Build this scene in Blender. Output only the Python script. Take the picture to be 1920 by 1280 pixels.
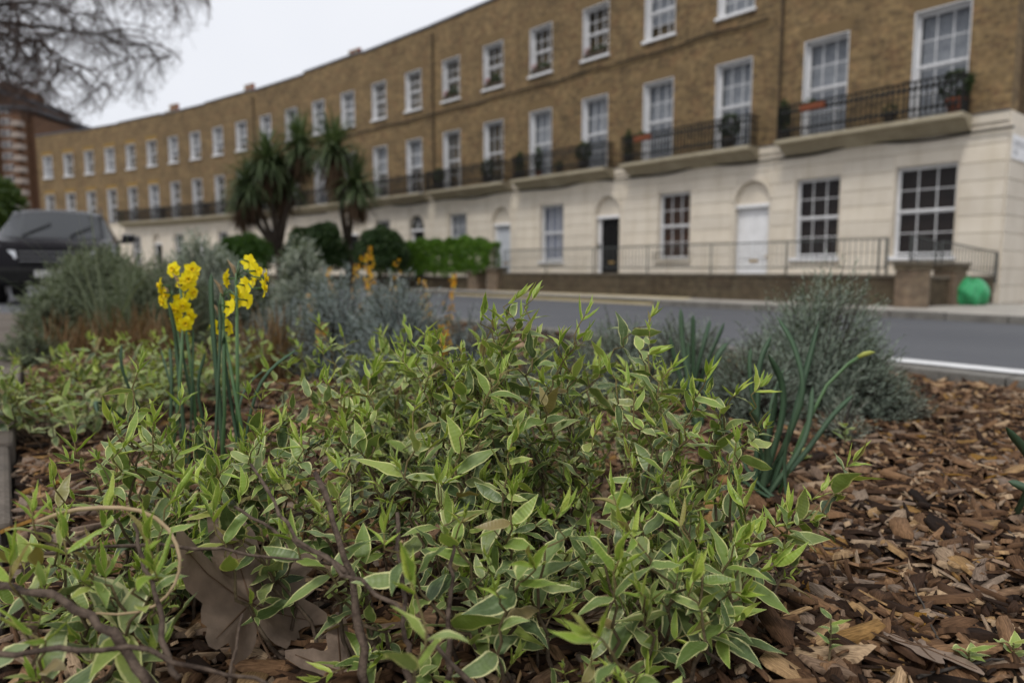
import bpy, bmesh, math, random
import numpy as np
from mathutils import Vector, Matrix
from mathutils.bvhtree import BVHTree

for _o in list(bpy.data.objects):
    bpy.data.objects.remove(_o)
scene = bpy.context.scene
C = scene.collection
R = math.radians
EYE, BED = 0.85, 0.35

# ------------------------------------------------------------------ camera
cam_d = bpy.data.cameras.new('camera')
cam = bpy.data.objects.new('camera', cam_d)
C.objects.link(cam)
cam_d.lens = 24.0
cam_d.sensor_width = 36.0
cam_d.clip_start = 0.02
cam_d.clip_end = 3000
PITCH = math.atan2(135, 1280)
cam.location = (0, 0, EYE)
cam.rotation_euler = (math.pi / 2 - PITCH, 0, 0)
cam_d.dof.use_dof = True
cam_d.dof.focus_distance = 0.95
cam_d.dof.aperture_fstop = 2.9
cam_d.dof.aperture_blades = 7
scene.camera = cam

# ------------------------------------------------------------------ sky, sun, exposure
world = bpy.data.worlds.new('World')
scene.world = world
world.use_nodes = True
wn = world.node_tree
wn.nodes.clear()
w_out = wn.nodes.new('ShaderNodeOutputWorld')
w_bg = wn.nodes.new('ShaderNodeBackground')
w_sky = wn.nodes.new('ShaderNodeTexSky')
w_sky.sky_type = 'NISHITA'
w_sky.sun_disc = False
SUN_EL, SUN_AZ = R(58), R(215)
w_sky.sun_elevation = SUN_EL
w_sky.sun_rotation = SUN_AZ
w_sky.dust_density = 6.0
w_scale = wn.nodes.new('ShaderNodeMix')
w_scale.data_type = 'RGBA'
w_scale.blend_type = 'MULTIPLY'
w_scale.inputs[0].default_value = 1.0
w_scale.inputs[7].default_value = (0.1, 0.1, 0.1, 1)
w_mix = wn.nodes.new('ShaderNodeMix')          # cloud cover: the clear sky is mostly hidden by even pale cloud
w_mix.data_type = 'RGBA'
w_mix.inputs[0].default_value = 0.86
w_noise = wn.nodes.new('ShaderNodeTexNoise')
w_noise.inputs['Scale'].default_value = 1.6
w_noise.inputs['Detail'].default_value = 4.0
w_ramp = wn.nodes.new('ShaderNodeValToRGB')
w_ramp.color_ramp.elements[0].position = 0.3
w_ramp.color_ramp.elements[0].color = (0.86, 0.885, 0.95, 1)
w_ramp.color_ramp.elements[1].position = 0.7
w_ramp.color_ramp.elements[1].color = (0.99, 1.0, 1.04, 1)
wn.links.new(w_sky.outputs[0], w_scale.inputs[6])
wn.links.new(w_scale.outputs[2], w_mix.inputs[6])
wn.links.new(w_noise.outputs[0], w_ramp.inputs[0])
wn.links.new(w_ramp.outputs[0], w_mix.inputs[7])
wn.links.new(w_mix.outputs[2], w_bg.inputs['Color'])
wn.links.new(w_bg.outputs[0], w_out.inputs[0])
w_bg.inputs['Strength'].default_value = 1.04

sun_d = bpy.data.lights.new('sun', 'SUN')
sun_d.energy = 1.5
sun_d.angle = R(12)
sun_d.color = (1.0, 0.97, 0.92)
sun = bpy.data.objects.new('sun', sun_d)
C.objects.link(sun)
sun.rotation_euler = (math.pi / 2 - SUN_EL, 0, math.pi - SUN_AZ)

scene.view_settings.view_transform = 'Standard'
scene.view_settings.look = 'None'
scene.view_settings.exposure = 0.0
scene.view_settings.gamma = 1.0
scene.view_settings.use_curve_mapping = False
scene.render.engine = 'CYCLES'
scene.cycles.use_denoising = True
scene.cycles.use_adaptive_sampling = True
scene.cycles.max_bounces = 6
scene.cycles.diffuse_bounces = 2
scene.cycles.transparent_max_bounces = 6
scene.render.film_transparent = False


# ------------------------------------------------------------------ small helpers
def pix(x, y, d):
    """a point of the place: photo pixel (1920 x 1280) at forward distance d along the ground"""
    u = (x - 960) / 1280; v = (640 - y) / 1280
    c, s = math.cos(PITCH), math.sin(PITCH)
    ry = c + v * s; rz = -s + v * c
    return Vector((u / ry * d, d, EYE + rz / ry * d))

def pixz(x, y, z):
    """where the line of sight of a photo pixel meets height z"""
    u = (x - 960) / 1280; v = (640 - y) / 1280
    c, s = math.cos(PITCH), math.sin(PITCH)
    ry = c + v * s; rz = -s + v * c
    k = (z - EYE) / rz
    return Vector((u * k, ry * k, z))

def project(p):
    c, s = math.cos(PITCH), math.sin(PITCH)
    z = p[1] * c - (p[2] - EYE) * s
    y = p[1] * s + (p[2] - EYE) * c
    if z < 0.05:
        return None
    return 960 + 1280 * p[0] / z, 640 - 1280 * y / z, z

def ground_z(n):
    return max(0.0, min(0.25, 0.03 * (12.8 - n)))

def nt(n, t, z=0.0):
    return Vector((0.7915 * n - 0.6112 * t, 0.6112 * n + 0.7915 * t, z))

def to_nt(p):
    return 0.7915 * p[0] + 0.6112 * p[1], -0.6112 * p[0] + 0.7915 * p[1]

def tag(o, label=None, cat=None, group=None, kind=None):
    if label: o['label'] = label
    if cat: o['category'] = cat
    if group: o['group'] = group
    if kind: o['kind'] = kind
    return o

def empty(name, loc=(0, 0, 0), rz=0.0):
    o = bpy.data.objects.new(name, None)
    o.location = loc
    o.rotation_euler = (0, 0, rz)
    o.empty_display_size = 0.1
    C.objects.link(o)
    return o

def link(name, me, parent=None, mat=None, matrix=None):
    o = bpy.data.objects.new(name, me)
    if mat is not None and len(me.materials) == 0:
        me.materials.append(mat)
    C.objects.link(o)
    if parent is not None:
        o.parent = parent
    if matrix is not None:
        o.matrix_local = matrix
    return o

def np_mesh(name, V, F, mat, uv=None, attr=None, smooth=False):
    """V (n,3), F (m,k) index array; uv (n,2) per vertex; attr (n,) float 'age'"""
    V = np.asarray(V, dtype=np.float32).reshape(-1, 3)
    F = np.asarray(F, dtype=np.int32)
    m, k = F.shape
    me = bpy.data.meshes.new(name)
    me.vertices.add(len(V)); me.vertices.foreach_set('co', V.ravel())
    me.loops.add(m * k); me.loops.foreach_set('vertex_index', F.ravel())
    me.polygons.add(m)
    me.polygons.foreach_set('loop_start', np.arange(0, m * k, k, dtype=np.int32))
    me.polygons.foreach_set('loop_total', np.full(m, k, dtype=np.int32))
    if smooth:
        me.polygons.foreach_set('use_smooth', np.ones(m, dtype=bool))
    if uv is not None:
        l = me.uv_layers.new(name='UVMap')
        l.data.foreach_set('uv', np.asarray(uv, dtype=np.float32)[F.ravel()].ravel())
    if attr is not None:
        a = me.attributes.new('age', 'FLOAT', 'POINT')
        a.data.foreach_set('value', np.asarray(attr, dtype=np.float32))
    me.update(calc_edges=True)
    if mat is not None:
        me.materials.append(mat)
    return me

class MB:
    """collects polygons for one mesh"""
    def __init__(s):
        s.v = []; s.f = []
    def add(s, vs, fs):
        b = len(s.v)
        s.v += [tuple(v) for v in vs]
        s.f += [tuple(b + i for i in f) for f in fs]
    def box(s, x0, x1, y0, y1, z0, z1):
        s.add([(x0, y0, z0), (x1, y0, z0), (x1, y1, z0), (x0, y1, z0), (x0, y0, z1), (x1, y0, z1), (x1, y1, z1), (x0, y1, z1)],
              [(0, 3, 2, 1), (4, 5, 6, 7), (0, 1, 5, 4), (1, 2, 6, 5), (2, 3, 7, 6), (3, 0, 4, 7)])
    def bbox(s, x0, x1, y0, y1, z0, z1, b=0.01):
        """box with its front (-y) edges chamfered"""
        s.add([(x0, y0 + b, z0), (x1, y0 + b, z0), (x1, y1, z0), (x0, y1, z0), (x0, y0 + b, z1), (x1, y0 + b, z1), (x1, y1, z1), (x0, y1, z1),
               (x0 + b, y0, z0 + b), (x1 - b, y0, z0 + b), (x1 - b, y0, z1 - b), (x0 + b, y0, z1 - b)],
              [(0, 3, 2, 1), (4, 5, 6, 7), (1, 2, 6, 5), (2, 3, 7, 6), (3, 0, 4, 7), (8, 9, 10, 11), (0, 1, 9, 8), (1, 5, 10, 9), (5, 4, 11, 10), (4, 0, 8, 11)])
    def prism(s, pts, y0, y1):
        """outline in x,z (counter-clockwise seen from -y) pushed from y0 to y1"""
        n = len(pts)
        s.add([(p[0], y0, p[1]) for p in pts] + [(p[0], y1, p[1]) for p in pts],
              [tuple(range(n)), tuple(range(2 * n - 1, n - 1, -1))] + [((i + 1) % n, i, n + i, n + (i + 1) % n) for i in range(n)])
    def prismz(s, pts, z0, z1):
        n = len(pts)
        s.add([(p[0], p[1], z0) for p in pts] + [(p[0], p[1], z1) for p in pts],
              [tuple(range(n - 1, -1, -1)), tuple(range(n, 2 * n))] + [(i, (i + 1) % n, n + (i + 1) % n, n + i) for i in range(n)])
    def tube(s, pts, rad, sides=6, cap=True):
        pts = [Vector(p) for p in pts]
        n = len(pts)
        if not hasattr(rad, '__len__'):
            rad = [rad] * n
        T = (pts[1] - pts[0]).normalized()
        up = Vector((0, 0, 1)) if abs(T.z) < 0.9 else Vector((1, 0, 0))
        N = T.cross(up).normalized()
        vs = []
        for i, p in enumerate(pts):
            T = (pts[min(i + 1, n - 1)] - pts[max(i - 1, 0)])
            if T.length < 1e-9: T = Vector((0, 0, 1))
            T.normalize()
            N = (N - T * N.dot(T))
            if N.length < 1e-6: N = T.orthogonal()
            N.normalize(); B = T.cross(N)
            for k in range(sides):
                a = 2 * math.pi * k / sides
                vs.append(p + (N * math.cos(a) + B * math.sin(a)) * rad[i])
        fs = []
        for i in range(n - 1):
            for k in range(sides):
                fs.append((i * sides + k, i * sides + (k + 1) % sides, (i + 1) * sides + (k + 1) % sides, (i + 1) * sides + k))
        if cap:
            fs.append(tuple(range(sides - 1, -1, -1))); fs.append(tuple((n - 1) * sides + k for k in range(sides)))
        s.add(vs, fs)
    def lathe(s, prof, cx=0, cy=0, seg=12):
        """profile [(r,z)...] round the z axis"""
        n = len(prof); vs = []
        for r, z in prof:
            for k in range(seg):
                a = 2 * math.pi * k / seg
                vs.append((cx + r * math.cos(a), cy + r * math.sin(a), z))
        fs = [(i * seg + k, i * seg + (k + 1) % seg, (i + 1) * seg + (k + 1) % seg, (i + 1) * seg + k) for i in range(n - 1) for k in range(seg)]
        fs.append(tuple(range(seg - 1, -1, -1))); fs.append(tuple((n - 1) * seg + k for k in range(seg)))
        s.add(vs, fs)
    def mesh(s, name, mat=None, smooth=False):
        me = bpy.data.meshes.new(name)
        me.from_pydata(s.v, [], s.f)
        if smooth:
            me.polygons.foreach_set('use_smooth', [True] * len(me.polygons))
        if mat is not None:
            me.materials.append(mat)
        me.update()
        return me
    def build(s, name, mat, parent=None, smooth=False):
        return link(name, s.mesh(name, mat, smooth), parent)


# ------------------------------------------------------------------ materials
MAT = {}
class NT:
    def __init__(s, name):
        s.m = bpy.data.materials.new(name); s.m.use_nodes = True
        s.t = s.m.node_tree; s.n = s.t.nodes; s.n.clear()
        s.out = s.n.new('ShaderNodeOutputMaterial')
        s.p = s.n.new('ShaderNodeBsdfPrincipled')
        s.t.links.new(s.p.outputs[0], s.out.inputs[0])
        MAT[name] = s.m
    def new(s, t, **kw):
        nd = s.n.new('ShaderNode' + t)
        for k, v in kw.items():
            setattr(nd, k, v)
        return nd
    def l(s, a, b):
        s.t.links.new(a, b)
    def noise(s, vec=None, scale=5.0, detail=3.0, rough=0.55):
        nd = s.new('TexNoise')
        nd.inputs['Scale'].default_value = scale; nd.inputs['Detail'].default_value = detail
        nd.inputs['Roughness'].default_value = rough
        if vec is not None: s.l(vec, nd.inputs['Vector'])
        return nd.outputs[0]
    def ramp(s, fac, stops):
        nd = s.new('ValToRGB'); e = nd.color_ramp.elements
        while len(e) < len(stops): e.new(0.5)
        for i, (p, c) in enumerate(stops):
            e[i].position = p; e[i].color = (*c, 1) if len(c) == 3 else c
        s.l(fac, nd.inputs[0])
        return nd.outputs[0]
    def mix(s, fac, a, b, mode='MIX'):
        nd = s.new('Mix', data_type='RGBA', blend_type=mode)
        for v, i in ((fac, 0), (a, 6), (b, 7)):
            if hasattr(v, 'links'): s.l(v, nd.inputs[i])
            elif i == 0: nd.inputs[0].default_value = v
            else: nd.inputs[i].default_value = (*v, 1)
        return nd.outputs[2]
    def math(s, op, a, b=0.0, c=None, clamp=False):
        nd = s.new('Math', operation=op, use_clamp=clamp)
        for v, i in ((a, 0), (b, 1), (c, 2)):
            if v is None: continue
            if hasattr(v, 'links'): s.l(v, nd.inputs[i])
            else: nd.inputs[i].default_value = v
        return nd.outputs[0]
    def coord(s, kind='Object'):
        return s.new('TexCoord').outputs[kind]
    def island(s):
        return s.new('NewGeometry').outputs['Random Per Island']
    def rnd(s):
        """one random number for each loose piece or object"""
        a = s.new('NewGeometry').outputs['Random Per Island']; b = s.new('ObjectInfo').outputs['Random']
        return s.math('FRACT', s.math('ADD', a, s.math('MULTIPLY', b, 7.31)))
    def bump(s, h, strength=0.3, dist=0.01):
        nd = s.new('Bump'); nd.inputs['Strength'].default_value = strength; nd.inputs['Distance'].default_value = dist
        s.l(h, nd.inputs['Height']); s.l(nd.outputs[0], s.p.inputs['Normal'])
    def base(s, c, rough=0.6, spec=0.4, metal=0.0):
        if hasattr(c, 'links'): s.l(c, s.p.inputs['Base Color'])
        else: s.p.inputs['Base Color'].default_value = (*c, 1)
        s.p.inputs['Roughness'].default_value = rough
        s.p.inputs['Specular IOR Level'].default_value = spec
        s.p.inputs['Metallic'].default_value = metal
        return s.m
    def translucent(s, col, fac):
        tr = s.new('BsdfTranslucent')
        if hasattr(col, 'links'): s.l(col, tr.inputs[0])
        else: tr.inputs[0].default_value = (*col, 1)
        mx = s.new('MixShader'); mx.inputs[0].default_value = fac
        s.l(s.p.outputs[0], mx.inputs[1]); s.l(tr.outputs[0], mx.inputs[2]); s.l(mx.outputs[0], s.out.inputs[0])

def noisy(name, c1, c2, scale=6, rough=0.7, spec=0.3, bump=0.0, detail=4, dist=0.01, fine=0.0, fscale=90):
    m = NT(name); co = m.coord()
    col = m.mix(m.ramp(m.noise(co, scale, detail), [(0.32, (0, 0, 0)), (0.68, (1, 1, 1))]), c1, c2)
    if fine:
        f = m.ramp(m.noise(co, fscale, 3), [(0.3, (1 - fine,) * 3), (0.7, (1 + fine,) * 3)])
        col = m.mix(1.0, col, f, 'MULTIPLY')
    m.base(col, rough, spec)
    if bump: m.bump(m.noise(co, scale * 6, 4), bump, dist)
    return m.m

def leafmat(name, c1, c2, c3, rough=0.5, spec=0.3, trans=0.2, tcol=None):
    m = NT(name)
    col = m.ramp(m.rnd(), [(0.0, c1), (0.5, c2), (1.0, c3)])
    m.base(col, rough, spec)
    if trans:
        m.translucent(m.mix(1.0, col, tcol or (1.5, 1.6, 0.8), 'MULTIPLY'), trans)
    return m.m

# brick of the terrace: yellow stock, sooty and reddish patches
def brickmat(name, ca, cb, mortar, soot=0.5, red=0.35):
    m = NT(name); co = m.coord()
    sep = m.new('SeparateXYZ'); m.l(co, sep.inputs[0])
    cmb = m.new('CombineXYZ'); m.l(m.math('ADD', sep.outputs[0], sep.outputs[1]), cmb.inputs[0]); m.l(sep.outputs[2], cmb.inputs[1])
    br = m.new('TexBrick')
    br.inputs['Scale'].default_value = 1.0
    br.inputs['Brick Width'].default_value = 0.225; br.inputs['Row Height'].default_value = 0.075
    br.inputs['Mortar Size'].default_value = 0.008; br.inputs['Mortar Smooth'].default_value = 0.3
    br.inputs['Bias'].default_value = -0.1
    br.inputs['Color1'].default_value = (*ca, 1); br.inputs['Color2'].default_value = (*cb, 1); br.inputs['Mortar'].default_value = (*mortar, 1)
    m.l(cmb.outputs[0], br.inputs['Vector'])
    oi = m.new('ObjectInfo')
    w = m.new('Mapping'); m.l(co, w.inputs[0]); cw = m.new('CombineXYZ'); m.l(m.math('MULTIPLY', oi.outputs['Random'], 50), cw.inputs[0]); m.l(cw.outputs[0], w.inputs['Location'])
    wv = w.outputs[0]
    col = m.mix(m.math('MULTIPLY', m.ramp(m.noise(wv, 9.0, 4), [(0.45, (0, 0, 0)), (0.62, (1, 1, 1))]), 0.55), br.outputs[0], tuple(v * f_ for v, f_ in zip(ca, (1.18, 1.2, 1.15))))
    col = m.mix(m.math('MULTIPLY', m.ramp(m.noise(wv, 2.3, 5), [(0.48, (0, 0, 0)), (0.75, (1, 1, 1))]), red), col, (ca[0] * 0.85, ca[1] * 0.55, ca[2] * 0.6))
    col = m.mix(m.math('MULTIPLY', m.ramp(m.noise(wv, 0.9, 6), [(0.42, (0, 0, 0)), (0.72, (1, 1, 1))]), soot), col, (0.06, 0.045, 0.03))
    col = m.mix(1.0, col, m.ramp(oi.outputs['Random'], [(0, (0.9, 0.89, 0.86)), (1, (1.1, 1.08, 1.04))]), 'MULTIPLY')
    col = m.mix(1.0, col, m.ramp(m.noise(wv, 5.0, 7, 0.7), [(0.32, (0.62, 0.61, 0.6)), (0.68, (1.32, 1.3, 1.26))]), 'MULTIPLY')
    m.base(col, 0.85, 0.2)
    m.bump(br.outputs[1], -0.35, 0.006)
    return m.m

brickmat('stock_brick', (0.25, 0.176, 0.090), (0.095, 0.066, 0.039), (0.17, 0.135, 0.092))
brickmat('flat_brick', (0.16, 0.085, 0.052), (0.13, 0.07, 0.045), (0.14, 0.10, 0.07), 0.4, 0.3)
brickmat('wall_brick', (0.10, 0.08, 0.054), (0.055, 0.043, 0.031), (0.10, 0.088, 0.065), 0.65, 0.2)

def stucco():
    m = NT('stucco'); co = m.coord()
    oi = m.new('ObjectInfo')
    col = m.mix(m.ramp(m.noise(co, 1.3, 5), [(0.35, (0, 0, 0)), (0.7, (1, 1, 1))]), (0.72, 0.655, 0.56), (0.62, 0.555, 0.465))
    mp = m.new('Mapping'); mp.inputs['Scale'].default_value = (2.3, 2.3, 0.35); m.l(co, mp.inputs[0])
    st = m.ramp(m.noise(mp.outputs[0], 1.5, 4), [(0.5, (1, 1, 1)), (0.8, (0.86, 0.84, 0.79))])
    col = m.mix(1.0, col, st, 'MULTIPLY')
    col = m.mix(1.0, col, m.ramp(oi.outputs['Random'], [(0, (0.93, 0.93, 0.92)), (1, (1.04, 1.03, 1.0))]), 'MULTIPLY')
    m.base(col, 0.65, 0.3)
    m.bump(m.noise(co, 30, 4), 0.08, 0.01)
stucco()
noisy('balcony_stone', (0.30, 0.26, 0.18), (0.42, 0.37, 0.27), 2.0, 0.8, 0.2, 0.15, fine=0.12, fscale=25)
noisy('white_paint', (0.80, 0.80, 0.81), (0.70, 0.70, 0.70), 3.0, 0.45, 0.4, 0.05)
noisy('grey_paint', (0.52, 0.55, 0.58), (0.46, 0.48, 0.52), 3.0, 0.4, 0.4)
noisy('black_paint', (0.006, 0.006, 0.006), (0.011, 0.010, 0.010), 4.0, 0.45, 0.15)
noisy('black_iron', (0.008, 0.009, 0.009), (0.018, 0.017, 0.016), 8.0, 0.55, 0.2)
noisy('dark_pipe', (0.05, 0.036, 0.022), (0.075, 0.055, 0.035), 5.0, 0.7, 0.2)
noisy('grey_iron', (0.05, 0.057, 0.055), (0.075, 0.08, 0.075), 8.0, 0.5, 0.4)
noisy('lead', (0.085, 0.09, 0.105), (0.12, 0.125, 0.14), 5.0, 0.5, 0.4)
noisy('brass', (0.45, 0.30, 0.09), (0.35, 0.22, 0.07), 9.0, 0.35, 0.5)
noisy('lace_curtain', (0.42, 0.42, 0.47), (0.56, 0.56, 0.60), 7.0, 0.9, 0.1, fine=0.15, fscale=60)
noisy('lilac_curtain', (0.40, 0.40, 0.50), (0.52, 0.52, 0.60), 6.0, 0.9, 0.1)
noisy('wood_shutter', (0.10, 0.040, 0.018), (0.075, 0.030, 0.014), 4.0, 0.55, 0.3)
noisy('dark_shutter', (0.038, 0.022, 0.018), (0.028, 0.017, 0.015), 4.0, 0.6, 0.3)
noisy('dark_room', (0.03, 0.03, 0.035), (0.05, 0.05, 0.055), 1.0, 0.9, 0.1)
noisy('terracotta', (0.22, 0.07, 0.035), (0.16, 0.055, 0.03), 12.0, 0.8, 0.2)
noisy('planter_box', (0.05, 0.04, 0.03), (0.08, 0.06, 0.045), 9.0, 0.8, 0.2)
noisy('kerb_stone', (0.12, 0.112, 0.10), (0.19, 0.18, 0.16), 5.0, 0.85, 0.2, 0.3, fine=0.2, fscale=120)
noisy('edging_stone', (0.085, 0.072, 0.06), (0.15, 0.125, 0.10), 4.0, 0.85, 0.2, 0.3, fine=0.2, fscale=90)
noisy('coping_stone', (0.085, 0.072, 0.055), (0.15, 0.13, 0.10), 5.0, 0.85, 0.2, 0.3)
noisy('paving', (0.30, 0.28, 0.25), (0.40, 0.375, 0.33), 2.0, 0.8, 0.2, 0.1, fine=0.1, fscale=30)
noisy('tactile_paving', (0.46, 0.38, 0.22), (0.55, 0.46, 0.29), 2.0, 0.8, 0.2, 0.1)
noisy('line_paint', (0.62, 0.62, 0.62), (0.74, 0.74, 0.73), 9.0, 0.7, 0.2, fine=0.15, fscale=160)
noisy('red_pot', (0.30, 0.10, 0.055), (0.22, 0.08, 0.045), 4, 0.8, 0.2)
noisy('ground_paving', (0.14, 0.13, 0.12), (0.19, 0.18, 0.165), 1.0, 0.85, 0.2, 0.1)
noisy('slate', (0.06, 0.063, 0.07), (0.09, 0.09, 0.10), 3, 0.6, 0.3)
def asphalt():
    m = NT('asphalt'); co = m.coord()
    col = m.mix(m.noise(co, 0.5, 5), (0.068, 0.071, 0.079), (0.115, 0.118, 0.126))
    col = m.mix(1.0, col, m.ramp(m.noise(co, 160, 2), [(0.3, (0.75,) * 3), (0.7, (1.3,) * 3)]), 'MULTIPLY')
    m.base(col, 0.8, 0.25); m.bump(m.noise(co, 180, 2), 0.4, 0.004)
asphalt()
def glass():
    m = NT('window_glass')
    m.base((0.02, 0.022, 0.025), 0.06, 0.5)
    tr = m.new('BsdfTransparent'); tr.inputs[0].default_value = (0.85, 0.88, 0.88, 1)
    mx = m.new('MixShader'); mx.inputs[0].default_value = 0.80
    m.l(m.p.outputs[0], mx.inputs[1]); m.l(tr.outputs[0], mx.inputs[2]); m.l(mx.outputs[0], m.out.inputs[0])
glass()


# ================================================================== THE SETTING
# the line of the curved terrace: W counts the window bays from the street corner
_s = np.linspace(-3, 27, 3001)
_u = np.clip((_s - 1) / 23, -0.1, 1.2)
_th = 0.896 - 0.2679 * _u - 0.1868 * _u * _u
_dx = -np.cos(_th) * (_s[1] - _s[0]) * 2.6; _dy = np.sin(_th) * (_s[1] - _s[0]) * 2.6
_x = np.concatenate([[0], np.cumsum(_dx)[:-1]]); _y = np.concatenate([[0], np.cumsum(_dy)[:-1]])
_x += 9.4916 - np.interp(1, _s, _x); _y += 15.7034 - np.interp(1, _s, _y)
def crescent(W, off=0.0):
    """point of the facade line at bay W, moved off metres towards the street"""
    th = np.interp(W, _s, _th)
    return Vector((np.interp(W, _s, _x) - math.sin(th) * off, np.interp(W, _s, _y) - math.cos(th) * off, 0))
def gz(p):
    return ground_z(to_nt(p)[0])

# ground to the horizon
rows = [(-2500, 0.25), (4.47, 0.25), (12.8, 0.0), (2500, 0.0)]
V = []; F = []
for n, z in rows:
    for t in (-2500, -60, 0, 60, 2500):
        V.append(nt(n, t, z - 0.06))
for i in range(3):
    for k in range(4):
        F.append((i * 5 + k, i * 5 + 5 + k, i * 5 + 6 + k, i * 5 + 1 + k))
g = MB(); g.add(V, [f[::-1] for f in F])
tag(g.build('ground', MAT['ground_paving']), kind='structure')

# road: from the far kerb back past the camera
KERB = 4.5
mb = MB(); ws = np.linspace(-3, 26, 88); offs = [KERB] + list(np.arange(4.9, 40, 0.75))
for i, W in enumerate(ws):
    for o in offs:
        p = crescent(W, o); mb.v.append((p.x, p.y, gz(p)))
k = len(offs)
for i in range(len(ws) - 1):
    for j in range(k - 1):
        mb.f.append((i * k + j, i * k + j + 1, (i + 1) * k + j + 1, (i + 1) * k + j))
road = tag(mb.build('road', MAT['asphalt'], smooth=True), kind='structure')
# white line along the near edge, painted on the road
mb = MB(); ts = np.linspace(-5, 2.8, 40)
for t in ts:
    for n in (4.68, 4.93):
        p = nt(n, t); mb.v.append((p.x, p.y, ground_z(n) + 0.012))
mb.f = [(2 * i, 2 * i + 1, 2 * i + 3, 2 * i + 2) for i in range(len(ts) - 1)]
tag(mb.build('road_marking', MAT['line_paint']), kind='structure')

# far pavement: kerb stones, flags, the ramped tactile patch
pave = tag(empty('pavement'), kind='structure')
mb = MB(); ws = np.linspace(-3, 26, 117)
for W in ws:
    for o, dz in ((KERB - 0.15, 0.12), (0.6, 0.14)):
        p = crescent(W, o); mb.v.append((p.x, p.y, gz(p) + dz))
mb.f = [(2 * i, 2 * i + 2, 2 * i + 3, 2 * i + 1) for i in range(len(ws) - 1)]
mb.f = [f[::-1] for f in mb.f]
mb.build('flagstone_strip', MAT['paving'], pave)
random.seed(3)
Wk = -2.2
while Wk < 14:
    step = 0.9 / 2.6
    low = 2.6 < Wk < 5.6                                            # dropped kerb in front of the white door
    mb = MB(); a = Wk + 0.004; b = Wk + step - 0.004
    P = [crescent(a, KERB), crescent(b, KERB), crescent(b, KERB - 0.15), crescent(a, KERB - 0.15)]
    top = 0.045 if low else 0.125
    z = gz(P[0]); mb.prismz([(p.x, p.y) for p in P], z - 0.1, z + top + random.uniform(-0.004, 0.004))
    mb.build('kerb_stone', MAT['tactile_paving'] if low else MAT['kerb_stone'], pave)
    Wk += step
mb = MB(); ws = np.linspace(2.6, 5.6, 13)
for W in ws:
    for o, dz in ((KERB - 0.16, 0.05), (3.1, 0.152)):
        p = crescent(W, o); mb.v.append((p.x, p.y, gz(p) + dz))
mb.f = [(2 * i, 2 * i + 1, 2 * i + 3, 2 * i + 2) for i in range(len(ws) - 1)]
mb.build('ramp_strip', MAT['tactile_paving'], pave)

# planting bed: a soil strip along the street, edged by kerb stones
def soil():
    m = NT('soil'); co = m.coord()
    col = m.ramp(m.noise(co, 22, 6), [(0.3, (0.012, 0.008, 0.006)), (0.55, (0.035, 0.02, 0.012)), (0.8, (0.075, 0.042, 0.024))])
    m.base(col, 0.9, 0.2); m.bump(m.noise(co, 60, 5), 0.8, 0.02)
soil()
rs = np.random.RandomState(5)
def bed_h(x, y):
    return BED + 0.018 * math.sin(3.1 * x + 1.3 * y) * math.cos(2.3 * y - 0.7 * x) + 0.008 * math.sin(11 * x + 3) * math.sin(9 * y)
BN0, BN1, BT0, BT1 = 0.0, 3.42, -4.5, 8.6
def edge_n(t):
    return 0.0463 * t - 0.06
mb = MB(); NS = np.linspace(0, 1, 46); TS = np.linspace(BT0, BT1, 150)
for t in TS:
    for q in NS:
        p = nt(edge_n(t) + (BN1 - edge_n(t)) * q, t); mb.v.append((p.x, p.y, bed_h(p.x, p.y)))
k = len(NS)
mb.f = [(i * k + j, i * k + j + 1, (i + 1) * k + j + 1, (i + 1) * k + j) for i in range(len(TS) - 1) for j in range(k - 1)]
bed = tag(mb.build('planting_bed', MAT['soil'], smooth=True), kind='structure')
# bed kerb on the road side and round the far end
bk = tag(empty('bed_kerb'), kind='structure')
t = BT0
while t < BT1:
    L = 0.915; mb = MB()
    q = [nt(BN1 + 0.002, t + 0.004), nt(BN1 + 0.155, t + 0.004), nt(BN1 + 0.155, t + L - 0.004), nt(BN1 + 0.002, t + L - 0.004)]
    mb.prismz([(p.x, p.y) for p in q], 0.1, BED + 0.035 + random.uniform(-0.004, 0.004))
    mb.build('kerb_stone', MAT['kerb_stone'], bk); t += L
n = BN0 - 0.3
while n < BN1:
    L = 0.6; mb = MB()
    q = [nt(n + 0.004, BT1 + 0.12), nt(n + L - 0.004, BT1 + 0.12), nt(n + L - 0.004, BT1 + 0.28), nt(n + 0.004, BT1 + 0.28)]
    mb.prismz([(p.x, p.y) for p in q], 0.1, BED + 0.03)
    mb.build('kerb_stone', MAT['kerb_stone'], bk); n += L
# stone edging and footpath on the other side
ed = tag(empty('footpath'), kind='structure')
t = BT0
while t < BT1:
    L = random.uniform(0.42, 0.7); mb = MB()
    j = random.uniform(-0.012, 0.012)
    e0, e1 = edge_n(t), edge_n(t + L)
    q = [nt(e0 - 0.29, t + 0.006), nt(e0 - 0.005 + j, t + 0.006), nt(e1 - 0.005 - j, t + L - 0.006), nt(e1 - 0.29, t + L - 0.006)]
    mb.prismz([(p.x, p.y) for p in q], 0.1, BED + 0.045 + random.uniform(-0.012, 0.012))
    o = mb.build('edging_stone', MAT['edging_stone'], ed)
    bv = o.modifiers.new('bevel', 'BEVEL'); bv.width = 0.012; bv.segments = 2
    t += L
t = BT0
while t < BT1 + 2.4:
    for r_ in range(4):
        mb = MB(); e0 = edge_n(t) - 0.30 - 0.6 * r_; e1 = e0 + 0.0463 * 0.6; q = [nt(e0, t + 0.005), nt(e0 - 0.59, t + 0.005), nt(e1 - 0.59, t + 0.595), nt(e1, t + 0.595)]
        mb.prismz([(p.x, p.y) for p in q[::-1]], 0.1, BED + 0.012 + random.uniform(-0.003, 0.003))
        mb.build('paving_slab', MAT['paving'], ed)
    t += 0.6


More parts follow.
